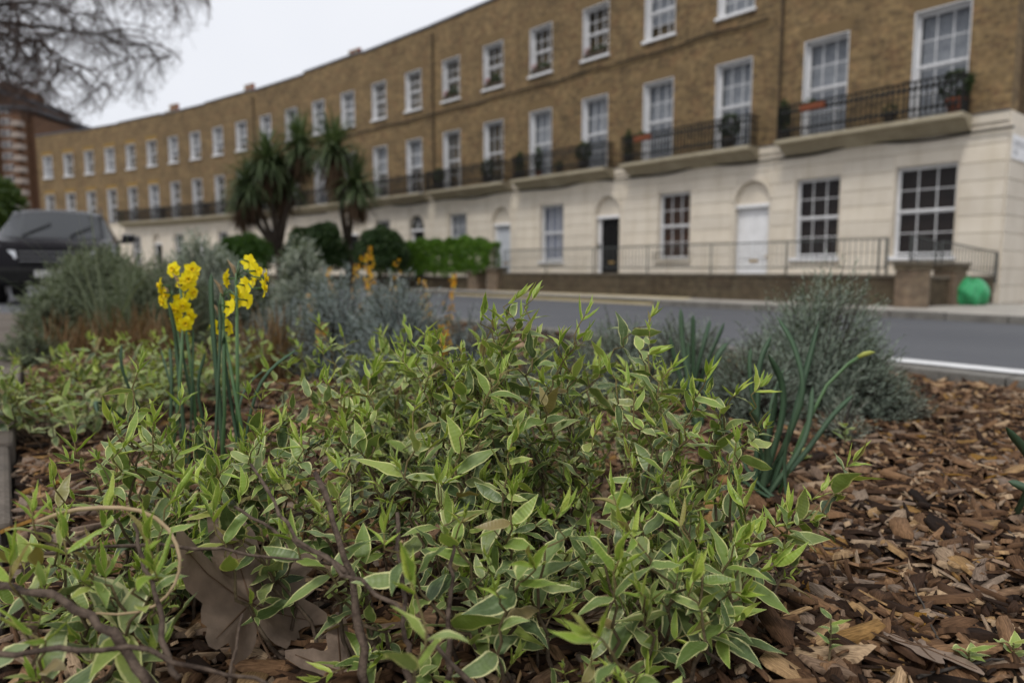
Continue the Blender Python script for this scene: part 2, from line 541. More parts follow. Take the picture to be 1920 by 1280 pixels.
# ================================================================== THE TERRACE
COLS = {}
def mesh_once(key, fn):
    if key not in COLS: COLS[key] = fn()
    return COLS[key]

def window(parent, xc, w, z0, z1, cols, rows, fine, curtain, y=0.0, part_open=0.0, sill=True, deep=0.2, blind=None, lining='white_paint'):
    """sash window in a reveal; house-local x, z, wall face at y"""
    x0, x1 = xc - w / 2, xc + w / 2
    b = MB(); e = 0.004
    b.box(x0 + e, x0 + 0.022, y - 0.006, y + deep, z0, z1 - e)
    b.box(x1 - 0.022, x1 - e, y - 0.006, y + deep, z0, z1 - e)
    b.box(x0 + 0.022, x1 - 0.022, y - 0.003, y + deep, z1 - 0.022, z1 - e)
    win = b.build('window', MAT[lining], parent); b = MB()
    fw = 0.06
    b.box(x0 + 0.022, x0 + fw, y + deep - 0.03, y + deep + 0.08, z0, z1 - 0.022)
    b.box(x1 - fw, x1 - 0.022, y + deep - 0.03, y + deep + 0.08, z0, z1 - 0.022)
    b.box(x0 + fw, x1 - fw, y + deep - 0.03, y + deep + 0.08, z1 - fw, z1 - 0.022)
    b.build('frame', MAT['white_paint'], win)
    ix0, ix1, iz0, iz1 = x0 + fw, x1 - fw, z0 + 0.05, z1 - fw
    zm = iz0 + (iz1 - iz0) * 0.5
    ys = y + deep
    b = MB(); g = 0.009 if fine else 0.014
    for (a0, a1, yy) in ((iz0, zm, ys + 0.035), (zm, iz1, ys)):
        b.box(ix0, ix1, yy, yy + 0.032, a0, a0 + 0.045)
        b.box(ix0, ix1, yy + 0.001, yy + 0.033, a1 - 0.04, a1)
        b.box(ix0, ix0 + 0.026, yy + 0.002, yy + 0.031, a0 + 0.045, a1 - 0.04)
        b.box(ix1 - 0.026, ix1, yy + 0.002, yy + 0.031, a0 + 0.045, a1 - 0.04)
        for c in range(1, cols):
            xx = ix0 + (ix1 - ix0) * c / cols
            b.box(xx - g, xx + g, yy + 0.003, yy + 0.03, a0 + 0.045, a1 - 0.04)
        rr = rows // 2
        for r in range(1, rr):
            zz = a0 + (a1 - a0) * r / rr
            b.box(ix0 + 0.035, ix1 - 0.035, yy + 0.005, yy + 0.028, zz - g, zz + g)
    b.build('glazing_bars', MAT['white_paint'], win)
    rr = rows // 2
    if fine:
        pw = (ix1 - ix0) / cols; ph = (zm - iz0) / rr
        def pane_mesh():
            q = MB(); q.add([(-pw / 2, 0, -ph / 2), (pw / 2, 0, -ph / 2), (pw / 2, 0, ph / 2), (-pw / 2, 0, ph / 2)], [(0, 1, 2, 3)])
            return q.mesh('pane', MAT['window_glass'])
        me = mesh_once(('pane', round(pw, 3), round(ph, 3)), pane_mesh)
        for r in range(rows):
            for c in range(cols):
                yy = ys + (0.052 if r < rr else 0.017)
                o = link('pane', me, win); o.location = (ix0 + pw * (c + 0.5), yy, iz0 + ph * (r + 0.5))
                o.rotation_euler = (random.uniform(-0.006, 0.006), 0, random.uniform(-0.006, 0.006))
    else:
        q = MB(); yy = ys + 0.05
        q.add([(ix0, yy, iz0), (ix1, yy, iz0), (ix1, yy, iz1), (ix0, yy, iz1)], [(0, 1, 2, 3)])
        q.build('pane', MAT['window_glass'], win)
    if curtain:
        q = MB(); n = 28 if fine else 10; ztop = iz1 + 0.02; zb = iz0 + (iz1 - iz0) * (blind or 0.0)
        for i in range(n + 1):
            xx = ix0 + (ix1 - ix0) * i / n
            yy = ys + 0.14 + (0.018 * math.sin(i * 2.1 + xc) if 'curtain' in curtain else 0.0)
            q.v += [(xx, yy, zb), (xx, yy, ztop)]
        q.f = [(2 * i, 2 * i + 2, 2 * i + 3, 2 * i + 1) for i in range(n)]
        q.build('curtain' if 'curtain' in curtain else 'shutter', MAT[curtain], win, smooth=True)
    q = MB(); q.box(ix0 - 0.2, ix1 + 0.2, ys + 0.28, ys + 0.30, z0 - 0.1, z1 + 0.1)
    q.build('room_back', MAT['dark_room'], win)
    if sill:
        q = MB(); q.bbox(x0 - 0.06, x1 + 0.06, y - 0.09, y + deep + 0.06, z0 - 0.09, z0, 0.012)
        q.build('sill', MAT['white_paint'] if sill is True else MAT[sill], win)
    return win

def wall_face(b, x0, x1, z0, z1, holes, y=0.0):
    """front faces of a wall with rectangular holes (hx0, hx1, hz0, hz1)"""
    xs = sorted({x0, x1} | {h[0] for h in holes} | {h[1] for h in holes})
    zs = sorted({z0, z1} | {h[2] for h in holes} | {h[3] for h in holes})
    xs = [x for x in xs if x0 <= x <= x1]; zs = [z for z in zs if z0 <= z <= z1]
    for i in range(len(xs) - 1):
        for j in range(len(zs) - 1):
            cx, cz = (xs[i] + xs[i + 1]) / 2, (zs[j] + zs[j + 1]) / 2
            if any(h[0] < cx < h[1] and h[2] < cz < h[3] for h in holes): continue
            b.add([(xs[i], y, zs[j]), (xs[i + 1], y, zs[j]), (xs[i + 1], y, zs[j + 1]), (xs[i], y, zs[j + 1])], [(0, 1, 2, 3)])

ARCH_R = 0.53
def door(parent, xc, style, fine):
    zs, zt = 3.28 - ARCH_R, 2.58
    x0, x1 = xc - ARCH_R, xc + ARCH_R
    d = empty('doorway'); d.parent = parent; d.location = (xc, 0, 0)
    # reveal lining (jambs and arch soffit)
    b = MB(); n = 14
    out = [(-ARCH_R, 0.1)] + [(-ARCH_R * math.cos(math.pi * i / n), zs + ARCH_R * math.sin(math.pi * i / n)) for i in range(n + 1)] + [(ARCH_R, 0.1)]
    inn = [(p[0] * 0.975, p[1] - (0.012 if p[1] > zs else 0)) for p in out]
    vs = [(p[0], -0.004, p[1]) for p in out] + [(p[0], -0.004, p[1]) for p in inn] + [(p[0], 0.34, p[1]) for p in inn]
    m = len(out); fs = []
    for i in range(m - 1):
        fs.append((i, i + 1, m + i + 1, m + i)); fs.append((m + i, m + i + 1, 2 * m + i + 1, 2 * m + i))
    b.add(vs, fs)
    b.build('reveal', MAT['stucco'], d)
    # tympanum above the transom
    b = MB(); pts = [(p[0] * 0.98, p[1] - 0.005) for p in out[1:-1]]
    b.prism([(pts[0][0], zt + 0.09)] + [p for p in pts if p[1] > zt + 0.09] + [(pts[-1][0], zt + 0.09)], 0.12, 0.16) if False else None
    ring = [(ARCH_R * 0.98 * math.cos(math.pi * i / n), zs + ARCH_R * 0.98 * math.sin(math.pi * i / n)) for i in range(n + 1)]
    ring = [(ARCH_R * 0.98, zt + 0.05)] + ring + [(-ARCH_R * 0.98, zt + 0.05)]
    b.prism([(p[0], p[1]) for p in ring], 0.14, 0.17)
    b.build('fanlight' if style == 'open' else 'tympanum', MAT['window_glass' if style == 'open' else 'stucco'], d)
    if style == 'open':
        b = MB()
        for i in range(1, 5):
            a = math.pi * i / 5
            b.tube([(0, 0.13, zs - 0.02), (ARCH_R * 0.96 * math.cos(a), 0.13, zs + ARCH_R * 0.96 * math.sin(a))], 0.014, 4)
        b.build('glazing_bars', MAT['white_paint'], d)
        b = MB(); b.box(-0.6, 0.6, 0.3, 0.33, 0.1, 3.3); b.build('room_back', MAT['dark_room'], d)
    b = MB(); b.bbox(-ARCH_R + 0.015, ARCH_R - 0.015, 0.06, 0.2, zt - 0.03, zt + 0.07, 0.012)
    b.build('transom', MAT['white_paint'], d)
    mat = {'white': 'white_paint', 'black': 'black_paint', 'open': 'black_paint', 'grey': 'grey_paint', 'green': 'dark_green_paint'}[style]
    lx = -ARCH_R + (0.13 if style != 'white' else 0.03)
    b = MB(); b.box(-ARCH_R + 0.015, lx, 0.16, 0.26, 0.1, zt - 0.03); b.box(ARCH_R - 0.06, ARCH_R - 0.015, 0.16, 0.26, 0.1, zt - 0.03)
    b.build('door_frame', MAT['white_paint'], d)
    b = MB(); dx0, dx1 = lx, ARCH_R - 0.06
    b.box(dx0, dx1, 0.22, 0.27, 0.1, zt - 0.03)
    dw = dx1 - dx0
    for (pz0, pz1) in ((0.35, 1.0), (1.15, 2.35)):
        for k_ in range(2):
            a0 = dx0 + dw * (0.1 + 0.45 * k_); a1 = a0 + dw * 0.35
            b.bbox(a0, a1, 0.203, 0.22, pz0, pz1, 0.012)
    leaf = b.build('door', MAT[mat], d)
    b = MB(); b.box(dx0 + dw * 0.36, dx0 + dw * 0.64, 0.196, 0.2195, 1.055, 1.115); b.build('letter_box', MAT['brass'], leaf)
    b = MB(); b.lathe([(0.012, 0), (0.03, 0.02), (0.033, 0.04), (0.02, 0.06)], 0, 0, 8)
    o = b.build('knob', MAT['brass'], leaf); o.location = (dx1 - 0.09, 0.22, 1.2); o.rotation_euler = (math.pi / 2, 0, 0)
    if fine and style == 'black':
        b = MB(); b.box(-ARCH_R + 0.04, -ARCH_R + 0.1, 0.13, 0.158, 1.55, 1.72); b.build('entry_phone', MAT['black_iron'], d)
    return d
noisy('dark_green_paint', (0.02, 0.05, 0.03), (0.03, 0.06, 0.04), 3, 0.4, 0.4)

leafmat('pot_leaf', (0.02, 0.035, 0.012), (0.04, 0.065, 0.02), (0.06, 0.085, 0.03))
leafmat('pink_flower', (0.45, 0.06, 0.10), (0.50, 0.15, 0.18), (0.55, 0.35, 0.35))
def leaf_cloud(mb, c, r, n, size, seed, flat=1.0):
    """n small leaf quads through an ellipsoid"""
    rg = np.random.RandomState(seed)
    for i in range(n):
        d = rg.normal(size=3); d /= np.linalg.norm(d)
        p = np.array(c) + d * np.array(r) * rg.uniform(0.45, 1.0) ** 0.6
        a = rg.normal(size=3); a /= np.linalg.norm(a); bq = np.cross(a, rg.normal(size=3)); bq /= np.linalg.norm(bq)
        s = size * rg.uniform(0.6, 1.3)
        mb.add([p - a * s, p - bq * s * 0.45, p + a * s, p + bq * s * 0.45], [(0, 1, 2, 3)])

def bar_mesh():
    b = MB(); b.tube([(0, 0, 0), (0, 0, 0.76)], 0.02, 5)
    for z, s in ((0.62, 0.068), (0.17, 0.065)):
        b.add([(0, 0, z - s * 1.5), (s, 0, z), (0, -0.025, z), (-s, 0, z), (0, 0.025, z), (0, 0, z + s * 1.3)],
              [(0, 2, 1), (0, 3, 2), (0, 4, 3), (0, 1, 4), (5, 1, 2), (5, 2, 3), (5, 3, 4), (5, 4, 1)])
    return b.mesh('baluster', MAT['black_iron'])

def balcony(house, x0, x1, fine, z=4.15):
    slab = MB()
    prof = [(0.0, z - 0.36), (-0.07, z - 0.34), (-0.40, z - 0.13), (-0.60, z - 0.11), (-0.62, z - 0.09), (-0.62, z), (0.0, z)]
    n = len(prof)
    slab.add([(x0, p[0] - 0.002, p[1]) for p in prof] + [(x1, p[0] - 0.002, p[1]) for p in prof],
             [tuple(range(n - 1, -1, -1)), tuple(range(n, 2 * n))] + [(i, (i + 1) % n, n + (i + 1) % n, n + i) for i in range(n)])
    bal = slab.build('balcony', MAT['balcony_stone'], house)
    yf = -0.56
    b = MB()
    for zz, r in ((z + 0.80, 0.026), (z + 0.055, 0.018), (z + 0.48, 0.012)):
        b.tube([(x0 + 0.05, -0.03, zz), (x0 + 0.05, yf, zz), (x1 - 0.05, yf, zz), (x1 - 0.05, -0.03, zz)], r, 4)
    for xx in (x0 + 0.05, x1 - 0.05):
        b.box(xx - 0.018, xx + 0.018, yf - 0.018, yf + 0.018, z, z + 0.84)
    b.build('rail', MAT['black_iron'], bal)
    me = mesh_once('bar', bar_mesh)
    n = int((x1 - x0 - 0.2) / 0.115); spots = [(x0 + 0.1 + (x1 - x0 - 0.2) * (i + 0.5) / n, yf, 0) for i in range(n)]
    spots += [(xx, yf + 0.13 * k_, math.pi / 2) for xx in (x0 + 0.05, x1 - 0.05) for k_ in (1, 2, 3)]
    if fine:
        for xx, yy, rz in spots:
            o = link('baluster', me, bal); o.location = (xx, yy, z + 0.04); o.rotation_euler = (0, 0, rz)
    else:
        b = MB(); src = [tuple(v.co) for v in me.vertices]; fs = [tuple(p.vertices) for p in me.polygons]
        for xx, yy, rz in spots:
            b.add([(xx + v[0] * math.cos(rz) - v[1] * math.sin(rz), yy + v[0] * math.sin(rz) + v[1] * math.cos(rz), z + 0.04 + v[2]) for v in src], fs)
        o = b.build('balusters', MAT['black_iron'], bal); o['kind'] = 'stuff'
    return bal

def house(j):
    WL, WR = 2 * j + 2.5, (2 * j + 0.5 if j else 0.46)
    A, B = crescent(WL), crescent(WR)
    ux = (B - A).normalized(); rz = math.atan2(ux.y, ux.x)
    O = (crescent(2 * j + 1.0) + crescent(2 * j + 2.0)) / 2
    O = A + ux * (O - A).dot(ux)
    h = empty('terraced_house', (O.x, O.y, 0), rz)
    xl, xr = (A - O).dot(ux), (B - O).dot(ux)
    fine = j < 4
    x0, x1 = xl + 0.0, xr - 0.0
    goff = {0: (-0.06, 0.0), 1: (0.70, 0.70), 2: (0.60, 0.62), 3: (0.36, 0.45)}.get(j, (0.1, 0.1))
    bx = (-1.3, 1.3)
    g1 = 3.2; gz0 = 1.15
    gw = 1.2
    fw = 1.14
    rnd = random.Random(100 + j)
    PZ = 11.05 + (0.06 if j % 2 else 0.0) + (0.05 if j in (4, 5) else 0)
    top = [(x - fw / 2, x + fw / 2, 7.88, 9.55) for x in bx]
    first = [(x - fw / 2, x + fw / 2, 4.22, 6.62) for x in bx]
    # brick front
    b = MB(); wall_face(b, x0, x1, 4.0, PZ, top + first)
    b.add([(x0, 0, PZ), (x1, 0, PZ), (x1, 0.34, PZ), (x0, 0.34, PZ)], [(0, 1, 2, 3)])
    b.build('brick_front', MAT['stock_brick'], h)
    b = MB(); b.box(x0, x1, 0.46, 9.0, 0.0, 10.4); b.build('wall', MAT['stock_brick'], h)
    b = MB(); b.box(x0 + 0.002, x1 - 0.002, -0.05, 0.40, PZ + 0.002, PZ + 0.085); b.build('parapet_coping', MAT['lead'], h)
    # flat gauged brick arches over the upper windows
    for (a0, a1, q0, q1) in top + first:
        b = MB(); b.add([(a0 - 0.02, -0.004, q1 + 0.004), (a1 + 0.02, -0.004, q1 + 0.004), (a1 + 0.13, -0.004, q1 + 0.30), (a0 - 0.13, -0.004, q1 + 0.30)], [(0, 1, 2, 3)])
        b.build('brick_lintel', MAT['lintel_brick' if j < 9 else 'yellow_lintel'], h)
    # stucco ground floor: recessed backing and raised courses
    wins = []; doors = []
    wx = bx[0] + goff[0]
    wins.append((wx - gw / 2, wx + gw / 2, gz0, g1))
    dx = bx[1] + goff[1]
    if j == 0:
        dx = bx[1] - 0.14
        wins.append((dx - 1.32 / 2, dx + 1.32 / 2, gz0, g1 + 0.03))
    else:
        doors.append((dx - ARCH_R, dx + ARCH_R, 0.1, 3.28))
    b = MB(); wall_face(b, x0, x1, -0.4, 4.14, wins + doors)
    for (a0, a1, q0, q1) in doors:                                  # spandrels beside the arch
        cx = (a0 + a1) / 2; n = 8; zs = 3.28 - ARCH_R
        for s in (-1, 1):
            arc = [(cx + s * ARCH_R * math.cos(math.pi / 2 * i / n), zs + ARCH_R * math.sin(math.pi / 2 * i / n)) for i in range(n + 1)]
            poly = [(cx + s * ARCH_R, 3.28)] + arc
            vs = [(p[0], 0, p[1]) for p in poly]
            b.add(vs, [tuple(range(len(vs)))[::(1 if s < 0 else -1)]])
    b.build('stucco_wall', MAT['stucco'], h)
    ch = 0.375; zc = [0.12 + ch * k_ for k_ in range(11)]
    segs = []
    for k_ in range(10):
        c0, c1 = zc[k_], min(zc[k_ + 1], 3.92)
        if c1 - c0 < 0.1: continue
        cuts = [(w[0] - 0.02, w[1] + 0.02) for w in wins if w[2] - 0.1 < c1 - 0.02 and w[3] + 0.0 > c0 + 0.02]
        for w in doors:
            if c0 < 3.26:
                zs = 3.28 - ARCH_R
                hw = ARCH_R if c0 <= zs else math.sqrt(max(0.0, ARCH_R ** 2 - (c0 - zs) ** 2))
                cx = (w[0] + w[1]) / 2; cuts.append((cx - hw - 0.09, cx + hw + 0.09))
        xs = [x0 + 0.004]
        for c in sorted(cuts): xs += [c[0], c[1]]
        xs.append(x1 - 0.004)
        for i in range(0, len(xs), 2):
            if xs[i + 1] - xs[i] > 0.06: segs.append((xs[i], xs[i + 1], c0 + 0.009, c1 - 0.009))
    if fine:
        for s in segs:
            b = MB(); b.bbox(s[0], s[1], -0.024, -0.001, s[2], s[3], 0.009); b.build('stucco_course', MAT['stucco'], h)
    else:
        b = MB()
        for s in segs: b.bbox(s[0], s[1], -0.024, -0.001, s[2], s[3], 0.009)
        o = b.build('stucco_courses', MAT['stucco'], h); o['kind'] = 'stuff'
    for (a0, a1, q0, q1) in doors:                                  # moulded band round the arch
        cx = (a0 + a1) / 2; n = 16; zs = 3.28 - ARCH_R; b = MB(); r0, r1 = ARCH_R + 0.003, ARCH_R + 0.085
        vs = []; fs = []
        for i in range(n + 1):
            a = math.pi * i / n
            for r, y in ((r0, -0.001), (r0, -0.03), (r1, -0.03), (r1, -0.001)):
                vs.append((cx + r * math.cos(a), y, zs + r * math.sin(a)))
        for i in range(n):
            for q in range(3): fs.append((i * 4 + q, i * 4 + q + 1, i * 4 + 5 + q, i * 4 + 4 + q))
        b.add(vs, fs); b.build('arch_band', MAT['stucco'], h)
    # string band and lead flashing under the brick
    b = MB(); b.bbox(x0 + 0.003, x1 - 0.003, -0.045, -0.002, 3.935, 4.14, 0.012); b.build('string_band', MAT['stucco'], h)
    b = MB(); b.box(x0 + 0.003, x1 - 0.003, -0.065, -0.0015, 4.142, 4.165); b.build('flashing', MAT['lead'], h)
    # windows
    cur_top = {0: 'lace_curtain', 1: 'lace_curtain', 2: None, 3: None, 4: None}.get(j, 'lace_curtain')
    for x in (0, 1):
        cur = cur_top if j < 5 else rnd.choice(['lace_curtain', None, 'lace_curtain'])
        window(h, bx[x], fw, 7.88, 9.55, 3, 4, fine, cur, blind=rnd.choice([0, 0, 0.3]))
    fcur = {0: ('lace_curtain', 'lace_curtain'), 1: ('lace_curtain', 'lace_curtain'), 2: ('lace_curtain', 'lace_curtain'), 3: (None, None), 4: ('lace_curtain', 'lace_curtain')}.get(j)
    for x in (0, 1):
        cur = fcur[x] if fcur else rnd.choice(['lace_curtain', None, None])
        window(h, bx[x], fw, 4.22, 6.62, 3, 4 if j else 4, fine, cur, sill=False, blind=0.5 if j == 4 else 0)
    gcur = {0: 'dark_shutter', 1: 'wood_shutter', 2: 'lilac_curtain', 3: 'lace_curtain', 4: 'dark_shutter'}.get(j, 'dark_shutter')
    gwin = None
    for i, w in enumerate(wins):
        gwin = window(h, (w[0] + w[1]) / 2, w[1] - w[0], w[2], w[3], 3, 4 if j != 2 else 2, fine, gcur, sill='white_paint' if j in (0, 2) else 'stucco', deep=0.15, lining='stucco')
        if j == 1:
            b = MB(); xa, xb, yy = w[0] - 0.02, w[1] + 0.05, -0.17
            for zz in (w[2] + 0.02, w[2] + 0.2): b.tube([(xa, -0.03, zz), (xa, yy, zz), (xb, yy, zz), (xb, -0.03, zz)], 0.011, 4)
            for q in range(10):
                xx = xa + (xb - xa) * q / 9
                b.tube([(xx, yy, w[2] + 0.02), (xx + 0.03, yy, w[2] + 0.11), (xx, yy, w[2] + 0.2)], 0.009, 4)
            b.build('window_guard', MAT['black_iron'], gwin)
    styles = {1: 'white', 2: 'black', 3: 'grey', 4: 'open', 5: 'black', 6: 'green', 7: 'black', 8: 'white'}
    for w in doors:
        door(h, (w[0] + w[1]) / 2, styles.get(j, 'black'), fine)
    # balcony
    if j < 10:
        bl = {0: (xl + 0.35, 2.02), 1: (xl + 0.3, xr - 0.42), 2: (xl + 0.28, xr - 0.38), 3: (xl + 0.2, xr - 0.2), 4: (xl + 0.1, xr - 0.25)}.get(j, (xl + 0.02, xr - 0.02))
        balcony(h, bl[0], bl[1], fine)
    if j in (0, 3, 6):
        b = MB(); b.tube([(xl + 0.12, -0.06, 4.2), (xl + 0.12, -0.06, PZ - 0.3)], 0.036, 8)
        for zz in (5.2, 7.0, 8.8, 10.3): b.tube([(xl + 0.12, -0.06, zz), (xl + 0.12, -0.06, zz + 0.09)], 0.045, 8)
        b.build('downpipe', MAT['dark_pipe'], h)
    if j in (5, 7, 9):
        b = MB(); cx = {5: 0.1, 7: 0.2, 9: xr - 0.6}[j]; b.box(cx - 0.5, cx + 0.5, 1.0, 1.7, 10.35, 11.5)
        b.bbox(cx - 0.56, cx + 0.56, 0.94, 1.76, 11.502, 11.6, 0.02)
        st = b.build('chimney', MAT['stock_brick'], h)
        for q in range(4):
            p = MB(); p.lathe([(0.12, 11.6), (0.105, 12.0), (0.13, 12.04), (0.12, 12.1)], cx - 0.38 + 0.25 * q, 1.35, 10); p.build('chimney_pot', MAT['red_pot' if q % 2 else 'balcony_stone'], st)
    if j == 0:                                                       # the corner return: stucco below, brick above
        xc = x1
        b = MB(); b.add([(xc, 0.0, 4.14), (xc, 9.0, 4.14), (xc, 9.0, PZ), (xc, 0.0, PZ)], [(0, 1, 2, 3)]); b.build('brick_side', MAT['stock_brick'], h)
        b = MB(); b.box(xc + 0.001, xc + 0.02, 0.0, 9.0, -0.4, 4.14); b.build('stucco_side', MAT['stucco'], h)
        for k_ in range(10):
            c0, c1 = zc[k_] + 0.009, min(zc[k_ + 1], 4.14) - 0.009
            b = MB(); b.box(xc + 0.021, xc + 0.045, -0.024, 9.0, c0, c1); b.build('stucco_course', MAT['stucco'], h)
    return h
def lintels(name, c):
    m = NT(name); co = m.coord()
    br = m.new('TexBrick'); br.inputs['Scale'].default_value = 1.0; br.inputs['Brick Width'].default_value = 0.6; br.inputs['Row Height'].default_value = 0.075
    br.inputs['Mortar Size'].default_value = 0.005; br.offset = 0.0
    br.inputs['Color1'].default_value = (*c, 1); br.inputs['Color2'].default_value = (*[v * 0.85 for v in c], 1); br.inputs['Mortar'].default_value = (*[v * 0.8 for v in c], 1)
    sep = m.new('SeparateXYZ'); m.l(co, sep.inputs[0]); cm = m.new('CombineXYZ'); m.l(sep.outputs[2], cm.inputs[0]); m.l(sep.outputs[0], cm.inputs[1]); m.l(cm.outputs[0], br.inputs['Vector'])
    m.base(m.mix(m.math('MULTIPLY', m.noise(co, 6, 4), 0.4), br.outputs[0], (0.15, 0.10, 0.045)), 0.85, 0.2)
lintels('lintel_brick', (0.20, 0.138, 0.07)); lintels('yellow_lintel', (0.33, 0.205, 0.06))

HL = ['brown brick corner house with dark shuttered ground windows and street name plate on its side',
      'brick terraced house with white arched door and brown shuttered ground window',
      'brick terraced house with black front door and lilac ground floor curtains',
      'brick terraced house with pale grey arched door half hidden by the bright hedge',
      'brick terraced house with glazed arch and dark doorway above the bright hedge',
      'brick terraced house behind the crowns of the cabbage palms, red chimney pots on its roof',
      'brick terraced house behind the cabbage palm trunks, second past the glazed arch',
      'brick house beside the cabbage palms towards the car, pots on its roof',
      'brick terraced house fourth from the far end of the crescent',
      'brick terraced house third from the far end of the crescent',
      'brick terraced house above the car, next to last in the crescent',
      'last brick house at the far end of the crescent, yellow lintels, bare twigs before it']
houses = []
for j in range(12):
    random.seed(40 + j)
    hh = house(j); tag(hh, HL[j], 'house', 'houses of the curved brick terrace'); houses.append(hh)

# window boxes with flowers on the top sills of two houses; pots and plants on the balconies
def to_world(h, p):
    c, s = math.cos(h.rotation_euler.z), math.sin(h.rotation_euler.z)
    return Vector((h.location.x + p[0] * c - p[1] * s, h.location.y + p[0] * s + p[1] * c, p[2]))
WB = [(2, 1.3, 'window box with pink flowers on the top sill above the black door'),
      (2, -1.3, 'window box with pink and pale flowers on top sill above the lilac curtains'),
      (3, 1.3, 'window box with trailing green plant on top sill above grey door'),
      (3, -1.3, 'window box with red flowers on top sill above the end of the hedge')]
for i, (hj, x, lab) in enumerate(WB):
    h = houses[hj]; e = empty('window_box', to_world(h, (x, -0.02, 7.885)), h.rotation_euler.z)
    b = MB(); b.bbox(-0.45, 0.45, -0.075, 0.10, 0, 0.16, 0.01); b.build('box', MAT['planter_box'], e)
    b = MB(); leaf_cloud(b, (0.05, 0, 0.22), (0.46, 0.10, 0.14), 260, 0.045, 300 + i)
    if i >= 2: leaf_cloud(b, (0.2, 0, 0.36), (0.18, 0.10, 0.18), 160, 0.045, 320 + i)
    b.build('foliage', MAT['pot_leaf'], e)
    b = MB(); leaf_cloud(b, (-0.26, -0.02, 0.27), (0.16, 0.08, 0.12), 60, 0.04, 340 + i); b.build('flowers', MAT['pink_flower'], e)
    tag(e, lab, 'window box', 'flower boxes on top floor sills')
BP = [(0, 1.78, 'big', 'terracotta pot with tall dark plant at the corner end of a balcony'), (0, -2.15, 'tall', 'tall potted plant at the far end of the corner house balcony'),
      (0, 0.45, 'small', 'small low pot between the corner house balcony windows'), (1, 1.45, 'big', 'leafy green pot plant spilling over the balcony above the white door'),
      (1, -2.15, 'tall', 'dark bushy pot at the far end of balcony above brown shutters'),
      (2, -1.05, 'tall', 'narrow green pot plant before the pale window above lilac curtains'), (2, 1.15, 'big', 'round dark green pot plant on the balcony above the black door'),
      (2, -2.0, 'tall', 'dark spiky pot plant at the far end of the balcony above lilac curtains'), (2, 0.0, 'small', 'low dark pot in the middle of the balcony above black door'),
      (3, 1.3, 'big', 'dark bushy pot plant on balcony above the grey door'), (3, -1.7, 'big', 'dark bushy pot plant on balcony over the hedge end')]
for i, (hj, x, kind, lab) in enumerate(BP):
    h = houses[hj]; e = empty('potted_plant', to_world(h, (x, -0.36, 4.152)), h.rotation_euler.z)
    s = {'big': 1.0, 'tall': 0.8, 'small': 0.75}[kind]
    b = MB(); b.lathe([(0.13 * s, 0), (0.18 * s, 0.28 * s), (0.2 * s, 0.28 * s), (0.2 * s, 0.33 * s), (0.17 * s, 0.33 * s)], 0, 0, 12)
    b.build('pot', MAT['terracotta' if i in (0, 5) else 'planter_box'], e)
    b = MB()
    if kind == 'big': leaf_cloud(b, (0, 0, 0.62), (0.34, 0.22, 0.36), 420, 0.06, 400 + i)
    elif kind == 'tall': leaf_cloud(b, (0, 0, 0.62), (0.17, 0.15, 0.48), 300, 0.06, 400 + i)
    else: leaf_cloud(b, (0, 0, 0.33), (0.16, 0.14, 0.14), 140, 0.04, 400 + i)
    b.build('foliage', MAT['pot_leaf'], e)
    tag(e, lab, 'potted plant', 'pots on the balconies')
RB = [(0, -1.25, 'small terracotta trough hung on the corner house balcony rail'), (1, -1.35, 'small terracotta trough hung on balcony rail above brown shutters')]
for i, (hj, x, lab) in enumerate(RB):
    h = houses[hj]; e = empty('rail_trough', to_world(h, (x, -0.645, 4.74)), h.rotation_euler.z)
    b = MB(); b.bbox(-0.3, 0.3, -0.07, 0.06, 0, 0.15, 0.015); b.build('trough', MAT['terracotta'], e)
    b = MB(); leaf_cloud(b, (-0.1, 0, 0.2), (0.2, 0.07, 0.1), 90, 0.04, 450 + i); b.build('foliage', MAT['pot_leaf'], e)
    tag(e, lab, 'planter', 'troughs on balcony rails')

# cables clipped along the terrace
def cable(z, W0, W1, off, sag, lab):
    b = MB(); pts = []
    for W in np.arange(W0, W1, 0.1):
        j = int((W - 0.5) // 2) if W >= 0.5 else 0
        h = houses[max(0, min(11, j))]
        p = crescent(W, off); pts.append((p.x, p.y, z - sag * abs(math.sin(W * 1.9)) - 0.02 * math.sin(W * 7)))
    b.tube(pts, 0.028, 5)
    tag(b.build('cable', MAT['black_iron']), lab, 'cable')
cable(3.86, 0.42, 14.4, 0.10, 0.11, 'sagging black cable along the stucco just below the balconies')
cable(7.50, 2.6, 13.0, 0.075, 0.05, 'thin dark cable along the brickwork under the top floor sills')

# street name plate on the side wall of the corner house
h = houses[0]
xr0 = (crescent(0.46) - h.location).dot(Vector((math.cos(h.rotation_euler.z), math.sin(h.rotation_euler.z), 0)))
e = empty('street_sign', to_world(h, (xr0 + 0.048, 0.32, 3.16)), h.rotation_euler.z + math.pi / 2)
b = MB(); b.bbox(-0.26, 0.80, -0.012, 0.0, 0, 0.5, 0.006); b.build('plate', MAT['white_paint'], e)
b = MB(); rg = random.Random(9)
def glyphs(b, x, z, hgt, pattern):
    for w in pattern:                                               # letter-like strokes; the real letters are too blurred to read
        b.box(x, x + 0.02, -0.0155, -0.0125, z, z + hgt)
        if w > 1: b.box(x + 0.02, x + 0.06, -0.0155, -0.0125, z + hgt - 0.022, z + hgt)
        if w > 2: b.box(x + 0.02, x + 0.06, -0.0155, -0.0125, z, z + 0.022)
        x += 0.05 + 0.025 * w
glyphs(b, -0.16, 0.26, 0.12, [3, 1, 2, 3, 2, 1, 3]); glyphs(b, -0.16, 0.08, 0.11, [2, 3, 1])
b.build('lettering', MAT['lead'], e)
tag(e, 'white street name plate high on the cream side wall of the corner house', 'street sign')


